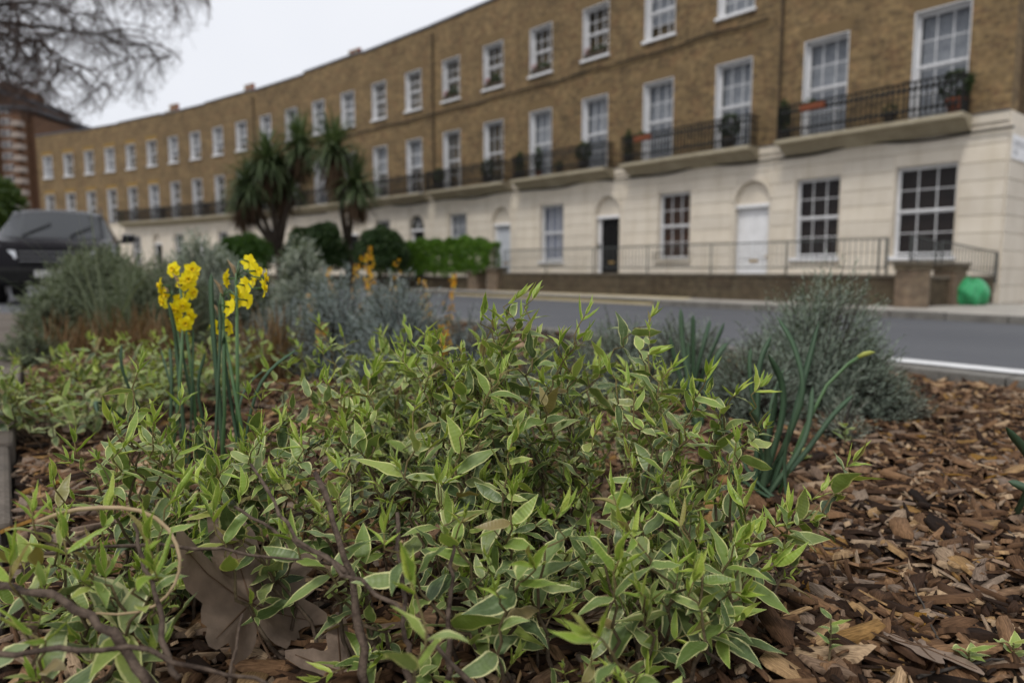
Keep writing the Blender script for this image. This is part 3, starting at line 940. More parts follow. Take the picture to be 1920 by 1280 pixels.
# ================================================================== ACROSS THE STREET
# low brick wall in front of the terrace, with railings
def wpt(W, off=3.0):
    return crescent(W, off)
PA = Vector((7.72, 13.25, 0)); PB = Vector((8.85, 13.72, 0)); PC = Vector((10.05, 14.28, 0))
WZ = 0.75
def wall_run(name, pts, z0, z1, th, label, coping=True, course=0.0):
    """brick wall along pts (front line), one thing with brickwork and coping stones"""
    root = empty(name, (pts[0].x, pts[0].y, 0))
    b = MB(); cp = []
    for i in range(len(pts) - 1):
        a, c = pts[i], pts[i + 1]; d = (c - a).normalized(); nrm = Vector((-d.y, d.x, 0))
        if nrm.y < 0: nrm = -nrm
        q = [a, c, c + nrm * th, a + nrm * th]
        q = [p - pts[0] for p in q]
        if d.x < 0: q = q[::-1]
        b.prismz([(p.x, p.y) for p in q], z0, z1 - 0.06)
        L = (c - a).length; m = max(1, int(L / 0.6))
        for k_ in range(m):
            s0, s1 = L * k_ / m + 0.004, L * (k_ + 1) / m - 0.004
            cp.append([p - pts[0] for p in (a + d * s0 - nrm * 0.03, a + d * s1 - nrm * 0.03, a + d * s1 + nrm * (th + 0.03), a + d * s0 + nrm * (th + 0.03))][::(1 if d.x > 0 else -1)])
    b.build('brickwork', MAT['wall_brick'], root)
    for q in cp:
        b = MB(); b.prismz([(p.x, p.y) for p in q], z1 - 0.058, z1 + random.uniform(-0.003, 0.003)); b.build('coping_stone', MAT['coping_stone'], root)
    return tag(root, label, 'wall')
front = [wpt(W) for W in np.arange(5.52, 2.0, -0.5)] + [PA]
wall_run('garden_wall', front, -0.1, WZ, 0.24, 'long low dark brick wall with railings before the white and black doors')
wall_run('garden_wall', [PA + Vector((0.2, 0.09, 0)), PB, PC], -0.1, WZ - 0.03, 0.24, 'short low brick wall behind the green sack, running to the house corner')
lf = [wpt(W) for W in np.arange(16.5, 5.95, -0.5)]
wall_run('garden_wall', lf, -0.1, WZ - 0.15, 0.24, 'low brick wall below the bright green hedge and round bushes')

def pillar(p, w, z1, label, rz):
    r = empty('gate_pillar', (p.x, p.y, 0), rz)
    b = MB(); b.box(-w / 2, w / 2, -w / 2, w / 2, -0.1, z1 - 0.16); b.build('shaft', MAT['pillar_brick'], r)
    b = MB(); b.box(-w / 2 - 0.03, w / 2 + 0.03, -w / 2 - 0.03, w / 2 + 0.03, z1 - 0.158, z1 - 0.06); b.build('neck', MAT['wall_brick'], r)
    b = MB(); b.box(-w / 2 - 0.05, w / 2 + 0.05, -w / 2 - 0.05, w / 2 + 0.05, z1 - 0.058, z1); b.build('cap', MAT['coping_stone'], r)
    tag(r, label, 'pillar', 'brick pillars of the garden walls')
brickmat('pillar_brick', (0.17, 0.13, 0.095), (0.13, 0.10, 0.075), (0.17, 0.145, 0.115), 0.4, 0.2)
pillar(PA + Vector((0.02, -0.02, 0)), 0.56, 1.0, 'thick weathered brick pillar at the end of the railed wall', -0.6)
pillar(PB + Vector((0.0, 0.14, 0)), 0.42, 0.98, 'brick pillar behind the green sack', 0.45)
pillar(wpt(5.62), 0.46, 0.92, 'brick pillar at the gap beside the bright green hedge', -0.75)
pillar(wpt(6.02), 0.46, 0.80, 'mossy brick pillar below the end of the bright hedge', -0.75)

def railing(pts, z0s, hgt, label, dense=0.115):
    r = empty('railing', (pts[0].x, pts[0].y, 0)); O = pts[0]
    def q(p, z): return (p.x - O.x, p.y - O.y, z)
    b = MB(); b.tube([q(p, z + hgt) for p, z in zip(pts, z0s)], 0.016, 5); b.build('top_rail', MAT['grey_iron'], r)
    b = MB(); b.tube([q(p, z + 0.14) for p, z in zip(pts, z0s)], 0.012, 5); b.build('bottom_rail', MAT['grey_iron'], r)
    def bar():
        b = MB(); b.tube([(0, 0, 0.14), (0, 0, hgt)], 0.0085, 5); return b.mesh('bar', MAT['grey_iron'])
    me = mesh_once(('rbar', hgt), bar)
    def post():
        b = MB(); b.box(-0.017, 0.017, -0.017, 0.017, -0.02, hgt + 0.015); return b.mesh('post', MAT['grey_iron'])
    mp = mesh_once(('rpost', hgt), post)
    acc = 0.0; nxt = 0.0; np_ = 0.0
    for i in range(len(pts) - 1):
        a, c = pts[i], pts[i + 1]; L = (c - a).length
        while nxt < acc + L:
            f = (nxt - acc) / L; p = a.lerp(c, f); z = z0s[i] * (1 - f) + z0s[i + 1] * f
            if nxt >= np_:
                o = link('post', mp, r); np_ += 1.95
            else:
                o = link('bar', me, r)
            o.location = q(p, z); nxt += dense
        acc += L
    o = link('post', mp, r); o.location = q(pts[-1], z0s[-1])
    return tag(r, label, 'railing')
inset = lambda p: p + Vector((0.09, 0.09, 0))
rp = [inset(p) for p in front[:-1]] + [PA + Vector((-0.25, 0.45, 0))]
railing(rp, [WZ] * len(rp), 0.71, 'long thin iron railing on the low wall before white door')
railing([PA + Vector((0.2, 0.42, 0)), PB + Vector((-0.2, 0.3, 0))], [0.92, 0.78], 0.62, 'short dark railing between the two pillars', 0.09)
railing([PB + Vector((-0.1, 0.3, 0)), PC + Vector((0.2, 0.25, 0))], [0.80, 0.58], 0.62, 'sloping iron railing behind the green sack', 0.09)

# green refuse sack
def sack():
    m = NT('sack_plastic'); co = m.coord()
    m.base(m.mix(m.noise(co, 5, 4), (0.025, 0.25, 0.09), (0.04, 0.33, 0.13)), 0.36, 0.4)
    m.bump(m.noise(co, 7, 3), 0.5, 0.04)
    bm = bmesh.new(); bmesh.ops.create_icosphere(bm, subdivisions=5, radius=1.0)
    rg = np.random.RandomState(4)
    for v in bm.verts:
        d = v.co.normalized(); a = math.atan2(d.y, d.x)
        r = 1 + 0.05 * math.sin(5 * a + 3 * d.z) + 0.035 * math.sin(11 * a - 4 * d.z) + 0.04 * math.sin(7 * d.x + 5 * d.z)
        r *= 1 - 0.16 * max(0, d.z) * math.exp(-((d.x + 0.15) ** 2) * 30)
        v.co = Vector((d.x * r * 0.40, d.y * r * 0.27, max(-0.24, d.z * r * 0.30)))
    me = bpy.data.meshes.new('sack'); bm.to_mesh(me); bm.free()
    me.polygons.foreach_set('use_smooth', [True] * len(me.polygons))
    p = pixz(1814, 572, 0.13)
    e = empty('refuse_sack', (p.x, p.y - 0.05, 0.13), 0.25)
    o = link('bag', me, e, MAT['sack_plastic']); o.location = (0, 0, 0.24)
    b = MB(); pts = []
    for i in range(9):
        a = i * 0.7; pts.append((-0.09 + 0.03 * math.cos(a), -0.02 + 0.03 * math.sin(a), 0.50 + 0.006 * i))
    b.tube(pts, [0.035, 0.03, 0.028, 0.03, 0.04, 0.045, 0.04, 0.03, 0.01], 6); b.build('tied_neck', MAT['sack_plastic'], e, smooth=True)
    tag(e, 'bulging bright green plastic sack on the pavement by the corner', 'sack')
sack()

# ------------------------------------------------------------------ hedge, bushes, palms
def quads_cloud(P, size, seed, up=0.0, ratio=0.45, D=None):
    """leaf diamonds at points P; D optional outward direction"""
    rg = np.random.RandomState(seed); n = len(P)
    a = rg.normal(size=(n, 3)); a[:, 2] += up
    if D is not None: a += D * 0.8
    a /= np.linalg.norm(a, axis=1)[:, None]
    b = np.cross(a, rg.normal(size=(n, 3))); b /= np.linalg.norm(b, axis=1)[:, None]
    c = np.cross(a, b)
    s = (size * rg.uniform(0.6, 1.35, n))[:, None]
    V = np.stack([P - a * s, P - b * s * ratio + c * s * 0.12, P + a * s, P + b * s * ratio + c * s * 0.12], 1).reshape(-1, 3)
    F = np.arange(n * 4).reshape(-1, 4)
    return V, F
leafmat('shrub_leaf', (0.03, 0.075, 0.012), (0.05, 0.11, 0.018), (0.08, 0.15, 0.026), 0.5, 0.3, 0.2)
leafmat('hedge_leaf', (0.04, 0.10, 0.010), (0.08, 0.17, 0.016), (0.13, 0.235, 0.024), 0.45, 0.3, 0.25)
leafmat('bush_leaf', (0.018, 0.04, 0.012), (0.03, 0.06, 0.016), (0.05, 0.085, 0.024), 0.5, 0.3, 0.15)
leafmat('far_leaf', (0.03, 0.06, 0.012), (0.06, 0.10, 0.02), (0.09, 0.13, 0.03), 0.5, 0.3, 0.2)
noisy('bark', (0.055, 0.042, 0.033), (0.10, 0.08, 0.062), 14, 0.9, 0.2, 0.5)
noisy('twig_bark', (0.07, 0.052, 0.045), (0.12, 0.09, 0.078), 10, 0.9, 0.2)
def blob_noise(d, seed):
    rg = np.random.RandomState(seed); k = rg.normal(size=(6, 3)) * 3.2; ph = rg.uniform(0, 6, 6)
    return sum(np.sin(d @ k[i] + ph[i]) for i in range(6)) / 6
def bush(name, c, r, n, size, mat, seed, label, cat='bush', group=None, fill=0.12, up=0.0):
    rg = np.random.RandomState(seed)
    d = rg.normal(size=(n, 3)); d /= np.linalg.norm(d, axis=1)[:, None]; d[:, 2] = np.where(d[:, 2] < -0.5, -d[:, 2], d[:, 2])
    rad = 1 + 0.22 * blob_noise(d * 1.3, seed)
    P = d * (rad * rg.uniform(fill, 1.0, n) ** 0.5)[:, None] * np.array(r)
    V, F = quads_cloud(P, size, seed + 1, up, D=d)
    e = empty(name, (c[0], c[1], c[2] - r[2]))
    V = V + np.array([0, 0, r[2]])
    link('foliage', np_mesh('foliage', V, F, MAT[mat]), e)
    b = MB()
    for i in range(7):
        a = i * 0.9; q = (0.5 * r[0] * math.cos(a), 0.5 * r[1] * math.sin(a), r[2] * 1.1)
        b.tube([(0.05 * math.cos(a), 0.05 * math.sin(a), -0.05), (q[0] * 0.5, q[1] * 0.5, q[2] * 0.5), q], [0.03, 0.02, 0.008], 5)
    b.build('stem', MAT['bark'], e)
    return tag(e, label, cat, group)
p = pix(592, 474, 27); bush('round_bush', (p.x, p.y, 1.45), (1.3, 1.1, 1.25), 11000, 0.085, 'bush_leaf', 11, 'large dark green round bush under the cabbage palm crowns', group='dark round bushes in the front gardens')
p = pix(716, 476, 25.2); bush('round_bush', (p.x, p.y, 1.38), (1.0, 0.95, 1.05), 8500, 0.08, 'bush_leaf', 12, 'smaller dark green round bush beside the bright hedge', group='dark round bushes in the front gardens')
p = pix(455, 470, 24); bush('leafy_shrub', (p.x, p.y, 1.2), (1.0, 0.9, 0.85), 5000, 0.085, 'shrub_leaf', 13, 'mid green loose shrub beside the cabbage palm trunks')
p = pix(-6, 395, 38); bush('green_tree', (p.x, p.y, 3.2), (1.6, 1.5, 2.8), 5000, 0.2, 'far_leaf', 14, 'olive green tree at the picture edge behind the car', 'tree')

def hedge():
    W0, W1 = 8.75, 5.72
    e = empty('hedge', wpt(W0))
    O = np.array(wpt(W0)); rg = np.random.RandomState(21); n = 22000
    w = rg.uniform(0, 1, n); a = rg.uniform(-0.35 * math.pi, 1.35 * math.pi, n)
    th = 0.42; hh = 0.62
    per = rg.uniform(0, 1, n); bx_ = np.zeros(n); bz_ = np.zeros(n); ca = np.zeros(n); sa = np.zeros(n)
    u_ = rg.uniform(-1, 1, n)
    for msk, sx, sz in ((per < 0.42, -1, 0), (((per >= 0.42) & (per < 0.6)), 1, 0), (per >= 0.6, 0, 1)):
        bx_[msk] = sx * th if sx else 0; bx_[msk] += (u_[msk] * th if sz else 0)
        bz_[msk] = (u_[msk] * hh if sx else hh); ca[msk] = sx; sa[msk] = sz
    rnd_ = np.sqrt(bx_ ** 4 / th ** 4 + bz_ ** 4 / hh ** 4) ** 0.5
    bx_ /= np.maximum(rnd_, 1) ** 0.8; bz_ /= np.maximum(rnd_, 1) ** 0.8
    ca = -ca
    lump = 1 + 0.10 * np.sin(w * 23 + bz_ * 4) + 0.09 * np.sin(w * 57 + bx_ * 6) + 0.05 * np.sin(w * 131)
    sc = lump * rg.uniform(0.72, 1.08, n)
    ends = np.clip(np.minimum(w, 1 - w) * 14, 0.55, 1) ** 0.5
    P = np.zeros((n, 3)); D = np.zeros((n, 3))
    for i in range(n):
        W = W0 + (W1 - W0) * w[i]; th_ = np.interp(W, _s, _th)
        c = crescent(W, 2.88); nx, ny = -math.sin(th_), -math.cos(th_)
        P[i] = (c.x - nx * bx_[i] * sc[i] * ends[i], c.y - ny * bx_[i] * sc[i] * ends[i], 1.25 + bz_[i] * sc[i] * ends[i])
        D[i] = (nx * ca[i], ny * ca[i], sa[i])
    V, F = quads_cloud(P - O, 0.062, 22, 0.3, D=D)
    link('foliage', np_mesh('foliage', V, F, MAT['hedge_leaf']), e)
    b = MB()
    for i in range(14):
        W = W0 + (W1 - W0) * (i + 0.5) / 14; c = crescent(W, 2.72) - wpt(W0)
        b.tube([(c.x, c.y, 0.1), (c.x + 0.05, c.y, 0.6), (c.x, c.y + 0.05, 1.3)], [0.025, 0.02, 0.01], 5)
    b.build('stem', MAT['bark'], e)
    tag(e, 'clipped bright green hedge on the low wall before the grey door', 'hedge')
hedge()

leafmat('palm_leaf', (0.05, 0.08, 0.03), (0.085, 0.125, 0.05), (0.16, 0.20, 0.10), 0.45, 0.35, 0.15)
leafmat('dead_palm_leaf', (0.05, 0.03, 0.018), (0.08, 0.05, 0.028), (0.10, 0.065, 0.04), 0.8, 0.2, 0.1)
def blade(mb, p, d, L, w, droop, seg=5):
    """sword leaf from p along d, drooping"""
    d = Vector(d).normalized(); side = d.cross(Vector((0, 0, 1)))
    if side.length < 1e-3: side = Vector((1, 0, 0))
    side.normalize(); vs = []; q = Vector(p)
    for i in range(seg + 1):
        t = i / seg; ww = w * (0.55 + 0.45 * min(1, t * 4)) * (1 - t ** 2.2) + 0.001
        nrm = side.cross(d).normalized()
        vs += [q - side * ww + nrm * ww * 0.3, q, q + side * ww + nrm * ww * 0.3]
        d = (d + Vector((0, 0, -droop / seg * (0.4 + 1.6 * t)))).normalized(); q = q + d * (L / seg)
    fs = []
    for i in range(seg):
        a = i * 3; fs += [(a, a + 1, a + 4, a + 3), (a + 1, a + 2, a + 5, a + 4)]
    mb.add(vs, fs)
def palm(base_px, d, heads, label, seed):
    rg = random.Random(seed)
    bp = pix(base_px, 500, d); e = empty('cabbage_palm', (bp.x, bp.y, 0.1))
    fork = None
    b = MB()
    H = []
    for hx, hy, s in heads:
        hp = pix(hx, hy, d + rg.uniform(-0.6, 0.6)); q = Vector((hp.x - bp.x, hp.y - bp.y, hp.z - 0.1)); H.append((q, s))
    zf = min(q.z for q, s in H) * 0.42
    b.tube([(0, 0, -0.1), (0.05, 0, zf * 0.5), (0, 0.03, zf)], [0.2, 0.16, 0.14], 9)
    for q, s in H:
        m1 = Vector((q.x * 0.45, q.y * 0.45, zf + (q.z - zf) * 0.45))
        b.tube([(0, 0.03, zf - 0.1), m1, (q.x, q.y, q.z)], [0.13, 0.11, 0.09], 8)
    b.build('trunk', MAT['bark'], e, smooth=True)
    for q, s in H:
        g = MB()
        for i in range(230):
            a = rg.uniform(0, 2 * math.pi); el = rg.uniform(-0.55, 1.45)
            dv = (math.cos(a) * math.cos(el), math.sin(a) * math.cos(el), math.sin(el))
            blade(g, (q.x, q.y, q.z + rg.uniform(-0.1, 0.15)), dv, s * rg.uniform(0.75, 1.1), 0.05, rg.uniform(0.6, 1.6))
        g.build('leaf_head', MAT['palm_leaf'], e)
        g = MB()
        for i in range(150):
            a = rg.uniform(0, 2 * math.pi); el = rg.uniform(-1.3, -0.5)
            dv = (math.cos(a) * math.cos(el), math.sin(a) * math.cos(el), math.sin(el))
            blade(g, (q.x, q.y, q.z - rg.uniform(0.1, 0.5)), dv, s * rg.uniform(0.6, 1.0), 0.035, 0.8, 4)
        g.build('dead_leaf_skirt', MAT['dead_palm_leaf'], e)
    tag(e, label, 'palm tree', 'cabbage palms in a front garden')
palm(522, 28.5, [(470, 350, 1.5), (502, 308, 1.6), (562, 276, 1.6), (530, 340, 1.6), (455, 380, 1.1)], 'big cabbage palm with several crowns and thick trunk, nearer the car', 31)
palm(652, 28.0, [(626, 284, 1.7), (668, 350, 1.5)], 'slender cabbage palm with fewer crowns, nearer the black door', 32)

# ------------------------------------------------------------------ tower block far behind
def tower():
    d = 172.0; u = d / 1280
    X = lambda px: (px - 960) * u
    e = empty('apartment_block', (X(30), d, 0))
    x0 = X(30)
    zt = EYE + (505 - 182) * u
    def bx(n, px0, px1, y0, y1, z0, z1, mat):
        b = MB(); b.box(X(px0) - x0, X(px1) - x0, y0, y1, z0, z1); return b.build(n, MAT[mat], e)
    bx('wall', -70, 14, 0, 30, 0, zt, 'flat_brick')
    bx('wall', 14.2, 56, 1.5, 30, 0, zt - 4.2, 'flat_brick')
    bx('wall', 56.2, 68, 4.0, 30, 0, zt - 5.2, 'flat_brick')
    bx('roof', -72, 16, -0.6, 31, zt + 0.01, zt + 1.2, 'slate'); bx('roof', 16.2, 70, 0.9, 31, zt - 4.19, zt - 3.2, 'slate')
    bx('lift_housing', -4, 12, 6, 20, zt + 1.21, zt + 3.6, 'flat_brick')
    fl = 20.6 * u
    def wm():
        b = MB(); b.box(-0.55, 0.55, -0.05, 0.02, -0.75, 0.75); return b.mesh('window', MAT['white_paint'])
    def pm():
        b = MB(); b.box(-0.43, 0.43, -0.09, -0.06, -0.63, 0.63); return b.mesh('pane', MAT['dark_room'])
    for f_ in range(1, 15):
        z = zt - 2.6 - f_ * fl + 1.0
        if z < 1: break
        for px in (-60, -44, -28, -14, 1, 8, 24, 34):
            o = link('window', mesh_once('tw', wm), e); o.location = (X(px) - x0, (1.44 if px > 14 else -0.06), z)
            q = link('pane', mesh_once('tp', pm), o); q.location = (0.12, 0, 0)
        if f_ > 1:
            b = MB(); a0, a1 = X(46) - x0, X(63) - x0
            b.box(a0, a1, -0.4, 1.45, z - 1.3, z - 1.1); b.box(a0, a1, -0.4, -0.3, z - 1.1, z - 0.1); b.box(a1 - 0.1, a1, -0.29, 1.45, z - 1.1, z - 0.1)
            b.build('balcony', MAT['balcony_white'], e)
    tag(e, 'tall red brick apartment block with pale stacked balconies beyond the terrace', 'building')
noisy('balcony_white', (0.27, 0.22, 0.19), (0.34, 0.29, 0.25), 1.0, 0.8, 0.2)
tower()

# ------------------------------------------------------------------ bare tree hanging in from the side
def bare_tree():
    rg = random.Random(77)
    base = Vector((-21.0, 21.0, 0.2)); e = empty('bare_tree', base)
    tr = MB(); br = MB(); tw = MB()
    tr.tube([(0, 0, -0.3), (0.1, 0, 2), (0.2, 0.1, 4.5), (0.5, 0, 7.0), (0.9, -0.2, 9.5)], [0.55, 0.44, 0.4, 0.36, 0.28], 12)
    def curve(p, d, L, n, wob, grav):
        pts = [p.copy()]; d = d.normalized()
        for i in range(n):
            d = (d + Vector((rg.gauss(0, wob), rg.gauss(0, wob), rg.gauss(0, wob) + grav)) ).normalized()
            p = p + d * (L / n); pts.append(p.copy())
        return pts
    def ok(p):
        w = p + base; q = project(w)
        if q is None: return True
        x, y = q[0], q[1]
        if y < -60: return True
        lim = 200 + 60 * math.exp(-((x - 110) / 70) ** 2) + 18 * math.sin(x * 0.05) if x < 300 else 175 - (x - 300) * 1.3
        return x < 400 and y < lim + 12 * math.sin(x * 0.21)
    nb = Vector((0, 0, 0)); buds = []
    limbs = [((-6.6, 21), 11.2), ((-7.6, 20.5), 9.6), ((-8.6, 19.5), 8.2), ((-10.2, 18), 8.8), ((-10.5, 22), 7.4), ((-9, 24), 11), ((-12.5, 19.5), 6.6), ((-13.5, 17.5), 8.2),
             ((-13.2, 20), 5.6), ((-12, 20), 9.8), ((-14.5, 22), 7.6), ((-15.5, 19), 9.2), ((-16.5, 21), 7.0), ((-11.2, 20.5), 5.9), ((-14.2, 18), 10.4), ((-9.6, 21.5), 10), ((-12.8, 23), 8.6), ((-15.6, 20), 5.4)]
    for (tx, ty), tz in limbs:
        h0 = rg.uniform(5.5, 9.0); s = Vector((0.3 + (h0 - 5) * 0.14, 0, h0))
        t = Vector((tx, ty, tz)) - base
        m1 = s.lerp(t, 0.5) + Vector((0, 0, 2.2 + rg.random()))
        pts = []
        for i in range(15):
            f = i / 14; p = s * (1 - f) ** 2 + m1 * 2 * f * (1 - f) + t * f * f
            pts.append(p + Vector((rg.gauss(0, 0.08), rg.gauss(0, 0.08), rg.gauss(0, 0.08))))
        pts = pts[:next((q for q in range(6, 15) if not ok(pts[q])), 15)]
        br.tube(pts, [0.11 * (1 - i / 15) ** 1.1 + 0.012 for i in range(len(pts))], 7)
        for i in range(5, len(pts)):
            for k_ in range(2 if i < 10 else 3):
                a = rg.uniform(0, 6.28)
                d = Vector((math.cos(a), math.sin(a), rg.uniform(-0.5, 0.35))) + (pts[i] - pts[i - 1]).normalized() * 0.5
                sp = curve(pts[i], d, rg.uniform(1.2, 3.0), 7, 0.2, -0.10)
                if not ok(sp[3]): continue
                cut = next((q for q in range(3, 8) if not ok(sp[q])), 8); sp = sp[:max(cut, 4)]
                br.tube(sp, [0.022 * (1 - q / (len(sp) + 1)) + 0.005 for q in range(len(sp))], 5)
                for q in range(1, len(sp)):
                    for _ in range(2):
                        a = rg.uniform(0, 6.28); d2 = Vector((math.cos(a), math.sin(a), rg.uniform(-1.0, 0.3)))
                        tp = curve(sp[q], d2, rg.uniform(0.4, 1.1), 5, 0.25, -0.16)
                        if not ok(tp[-1]): continue
                        tw.tube(tp, [0.009, 0.008, 0.006, 0.005, 0.0045, 0.004], 3, False)
                        for r_ in (3, 5):
                            a = rg.uniform(0, 6.28); d3 = Vector((math.cos(a), math.sin(a), rg.uniform(-1.0, 0.4)))
                            t3 = curve(tp[r_], d3, rg.uniform(0.15, 0.5), 3, 0.3, -0.18)
                            if not ok(t3[-1]): continue
                            tw.tube(t3, [0.006, 0.005, 0.004, 0.003], 3, False)
                            if rg.random() < 0.55: buds.append(t3[-1])
    tr.build('trunk', MAT['bark'], e, smooth=True); br.build('branches', MAT['twig_bark'], e); tw.build('twigs', MAT['twig_bark'], e)
    b = MB()
    for p in buds:
        s = rg.uniform(0.010, 0.022)
        b.add([p + Vector(v) * s for v in ((1, 0, 0), (-1, 0, 0), (0, 1, 0), (0, -1, 0), (0, 0, 1.4), (0, 0, -1.4))],
              [(0, 2, 4), (2, 1, 4), (1, 3, 4), (3, 0, 4), (2, 0, 5), (1, 2, 5), (3, 1, 5), (0, 3, 5)])
    b.build('seed_balls', MAT['seed_ball'], e)
    tag(e, 'bare spring tree with fine drooping twigs hanging across the sky', 'tree')
noisy('seed_ball', (0.09, 0.045, 0.035), (0.13, 0.07, 0.05), 9, 0.9, 0.1)
bare_tree()


# ================================================================== PARKED CAR
def fix_normals(me):
    bm = bmesh.new(); bm.from_mesh(me); bmesh.ops.recalc_face_normals(bm, faces=bm.faces[:])
    bm.to_mesh(me); bm.free()
def car():
    m = NT('car_paint'); m.base((0.007, 0.006, 0.008), 0.22, 0.14); m.p.inputs['Coat Weight'].default_value = 0.0; m.p.inputs['Coat Roughness'].default_value = 0.06
    m = NT('car_glass'); m.base((0.010, 0.012, 0.013), 0.05, 0.5); m.p.inputs['IOR'].default_value = 1.6
    noisy('black_plastic', (0.007, 0.007, 0.007), (0.012, 0.012, 0.012), 20, 0.7, 0.15)
    noisy('tyre_rubber', (0.012, 0.012, 0.012), (0.022, 0.021, 0.02), 15, 0.85, 0.2)
    m = NT('chrome'); m.base((0.20, 0.20, 0.21), 0.25, 0.5, 1.0)
    m = NT('lamp_glass'); m.base((0.55, 0.57, 0.6), 0.08, 0.6)
    noisy('number_plate', (0.40, 0.40, 0.38), (0.45, 0.45, 0.43), 3, 0.5, 0.3)
    loc = pixz(121, 566, 0.25)
    e = empty('parked_car', (loc.x - 0.82, loc.y + 1.3, 0.25), 0)
    # local: +x forward (towards the camera), z up
    fw = Vector((0.60, -0.80, 0)); e.rotation_euler = (0, 0, math.atan2(fw.y, fw.x) + R(-7))
    # stations along the length: x, bonnet/roof top z at centre, belt z, half width at sill, belt, top
    #      x      zbot  zbelt  ztop   wsill wbelt wtop
    S = [(-2.30, 0.55, 0.95, 1.02, 0.78, 0.80, 0.60),
         (-2.24, 0.38, 1.05, 1.45, 0.88, 0.90, 0.62),
         (-2.05, 0.30, 1.10, 1.64, 0.93, 0.95, 0.66),
         (-1.30, 0.26, 1.10, 1.70, 0.95, 0.96, 0.69),
         (-0.45, 0.26, 1.08, 1.71, 0.95, 0.96, 0.70),
         (0.25, 0.26, 1.06, 1.67, 0.95, 0.96, 0.69),
         (0.50, 0.26, 1.05, 1.60, 0.95, 0.96, 0.68),
         (1.18, 0.27, 1.04, 1.13, 0.95, 0.95, 0.82),
         (1.60, 0.28, 1.01, 1.09, 0.95, 0.94, 0.78),
         (2.05, 0.30, 0.95, 1.03, 0.94, 0.91, 0.72),
         (2.28, 0.32, 0.86, 0.95, 0.88, 0.85, 0.66),
         (2.36, 0.38, 0.70, 0.76, 0.80, 0.76, 0.60)]
    rings = []
    for x, zb, zl, zt, ws, wb, wt in S:
        zc = zb + (zl - zb) * 0.5
        half = [(0.0, zb), (ws * 0.85, zb), (ws, zb + 0.10), (ws * 1.01, zc), (wb, zl - 0.03), (wb * 0.985, zl), (wt + (wb - wt) * 0.22, zl + (zt - zl) * 0.72), (wt, zt - (zt - zl) * 0.10), (wt * 0.6, zt - 0.012), (0.0, zt)]
        rings.append([(x, y, z) for y, z in half] + [(x, -y, z) for y, z in half[-2:0:-1]])
    n = len(rings[0]); body = MB(); V = [v for r in rings for v in r]
    body.v = V
    glass_side = MB(); glass_side.v = V; ws_ = MB(); ws_.v = V; rear = MB(); rear.v = V
    for i in range(len(rings) - 1):
        for k in range(n):
            f = (i * n + k, i * n + (k + 1) % n, (i + 1) * n + (k + 1) % n, (i + 1) * n + k)
            top = k in (7, 8, 9, 10); side = k in (5, 6, 11, 12)
            if i == 6 and k in (6, 7, 8, 9, 10, 11): ws_.f.append(f)
            elif side and k in (5, 12) and 2 <= i <= 5: glass_side.f.append(f)
            elif i == 1 and k in (6, 7, 8, 9, 10, 11): rear.f.append(f)
            else: body.f.append(f)
    body.f.append(tuple(range(n))[::-1]); body.f.append(tuple((len(rings) - 1) * n + k for k in range(n)))
    bmx = None
    o = body.build('body', MAT['car_paint'], e, smooth=True)
    fix_normals(o.data); o.data.set_sharp_from_angle(angle=R(38))
    for nm, g in (('side_window', glass_side), ('windscreen', ws_), ('rear_window', rear)):
        used = sorted({i for f in g.f for i in f}); mp = {a: b for b, a in enumerate(used)}
        q = MB(); q.v = [V[i] for i in used]; q.f = [tuple(mp[i] for i in f) for f in g.f]
        fix_normals(q.build(nm, MAT['car_glass'], e, smooth=True).data)
    b = MB()
    b.box(-1.2, -1.12, -0.955, 0.955, 1.06, 1.10)
    for s in (-1, 1):
        b = MB(); pts = [(0.20 + 0.03, s * 0.86, 1.07), (-0.45, s * 0.80, 1.40), ]
        # pillar between front and rear door
        b.add([(-0.42, s * 0.967, 1.06), (-0.52, s * 0.967, 1.06), (-0.52, s * 0.765, 1.64), (-0.42, s * 0.765, 1.64)], [(0, 1, 2, 3) if s > 0 else (3, 2, 1, 0)])
        b.build('door_pillar', MAT['black_plastic'], e)
        # mirror
        mi = MB(); mi.add([(0.72, s * 0.98, 1.04), (0.72, s * 1.20, 1.07), (0.74, s * 1.22, 1.22), (0.73, s * 1.0, 1.23), (0.90, s * 1.0, 1.07), (0.86, s * 1.18, 1.09), (0.86, s * 1.18, 1.19), (0.88, s * 1.02, 1.20)],
                          [(0, 1, 2, 3), (4, 5, 6, 7), (0, 1, 5, 4), (1, 2, 6, 5), (2, 3, 7, 6), (3, 0, 4, 7)])
        mi.tube([(0.78, s * 0.90, 1.05), (0.78, s * 1.02, 1.10)], 0.03, 6)
        mi.build('wing_mirror', MAT['car_paint'], e)
        # headlight and fog light
        hl = MB(); hl.add([(2.37, s * 0.48, 0.74), (2.30, s * 0.86, 0.76), (2.24, s * 0.90, 0.90), (2.335, s * 0.50, 0.86), (2.1, s * 0.48, 0.74), (2.1, s * 0.86, 0.76), (2.1, s * 0.88, 0.90), (2.1, s * 0.50, 0.86)],
                          [(0, 1, 2, 3), (4, 5, 6, 7), (0, 1, 5, 4), (1, 2, 6, 5), (2, 3, 7, 6), (3, 0, 4, 7)])
        hl.build('headlight', MAT['lamp_glass'], e)
        # wheels
        for wx in (1.45, -1.40):
            w = MB(); prof = [(0.20, -0.11), (0.33, -0.12), (0.36, -0.09), (0.365, 0.0), (0.36, 0.09), (0.33, 0.12), (0.20, 0.11)]
            w.lathe(prof, 0, 0, 28); o = w.build('wheel', MAT['tyre_rubber'], e, smooth=True)
            o.location = (wx, s * 0.86, 0.365); o.rotation_euler = (math.pi / 2, 0, 0)
            rim = MB(); rim.lathe([(0.23, 0.112 * s - 0.01), (0.24, 0.122 * s), (0.06, 0.105 * s), (0.02, 0.115 * s)][::s], 0, 0, 20)
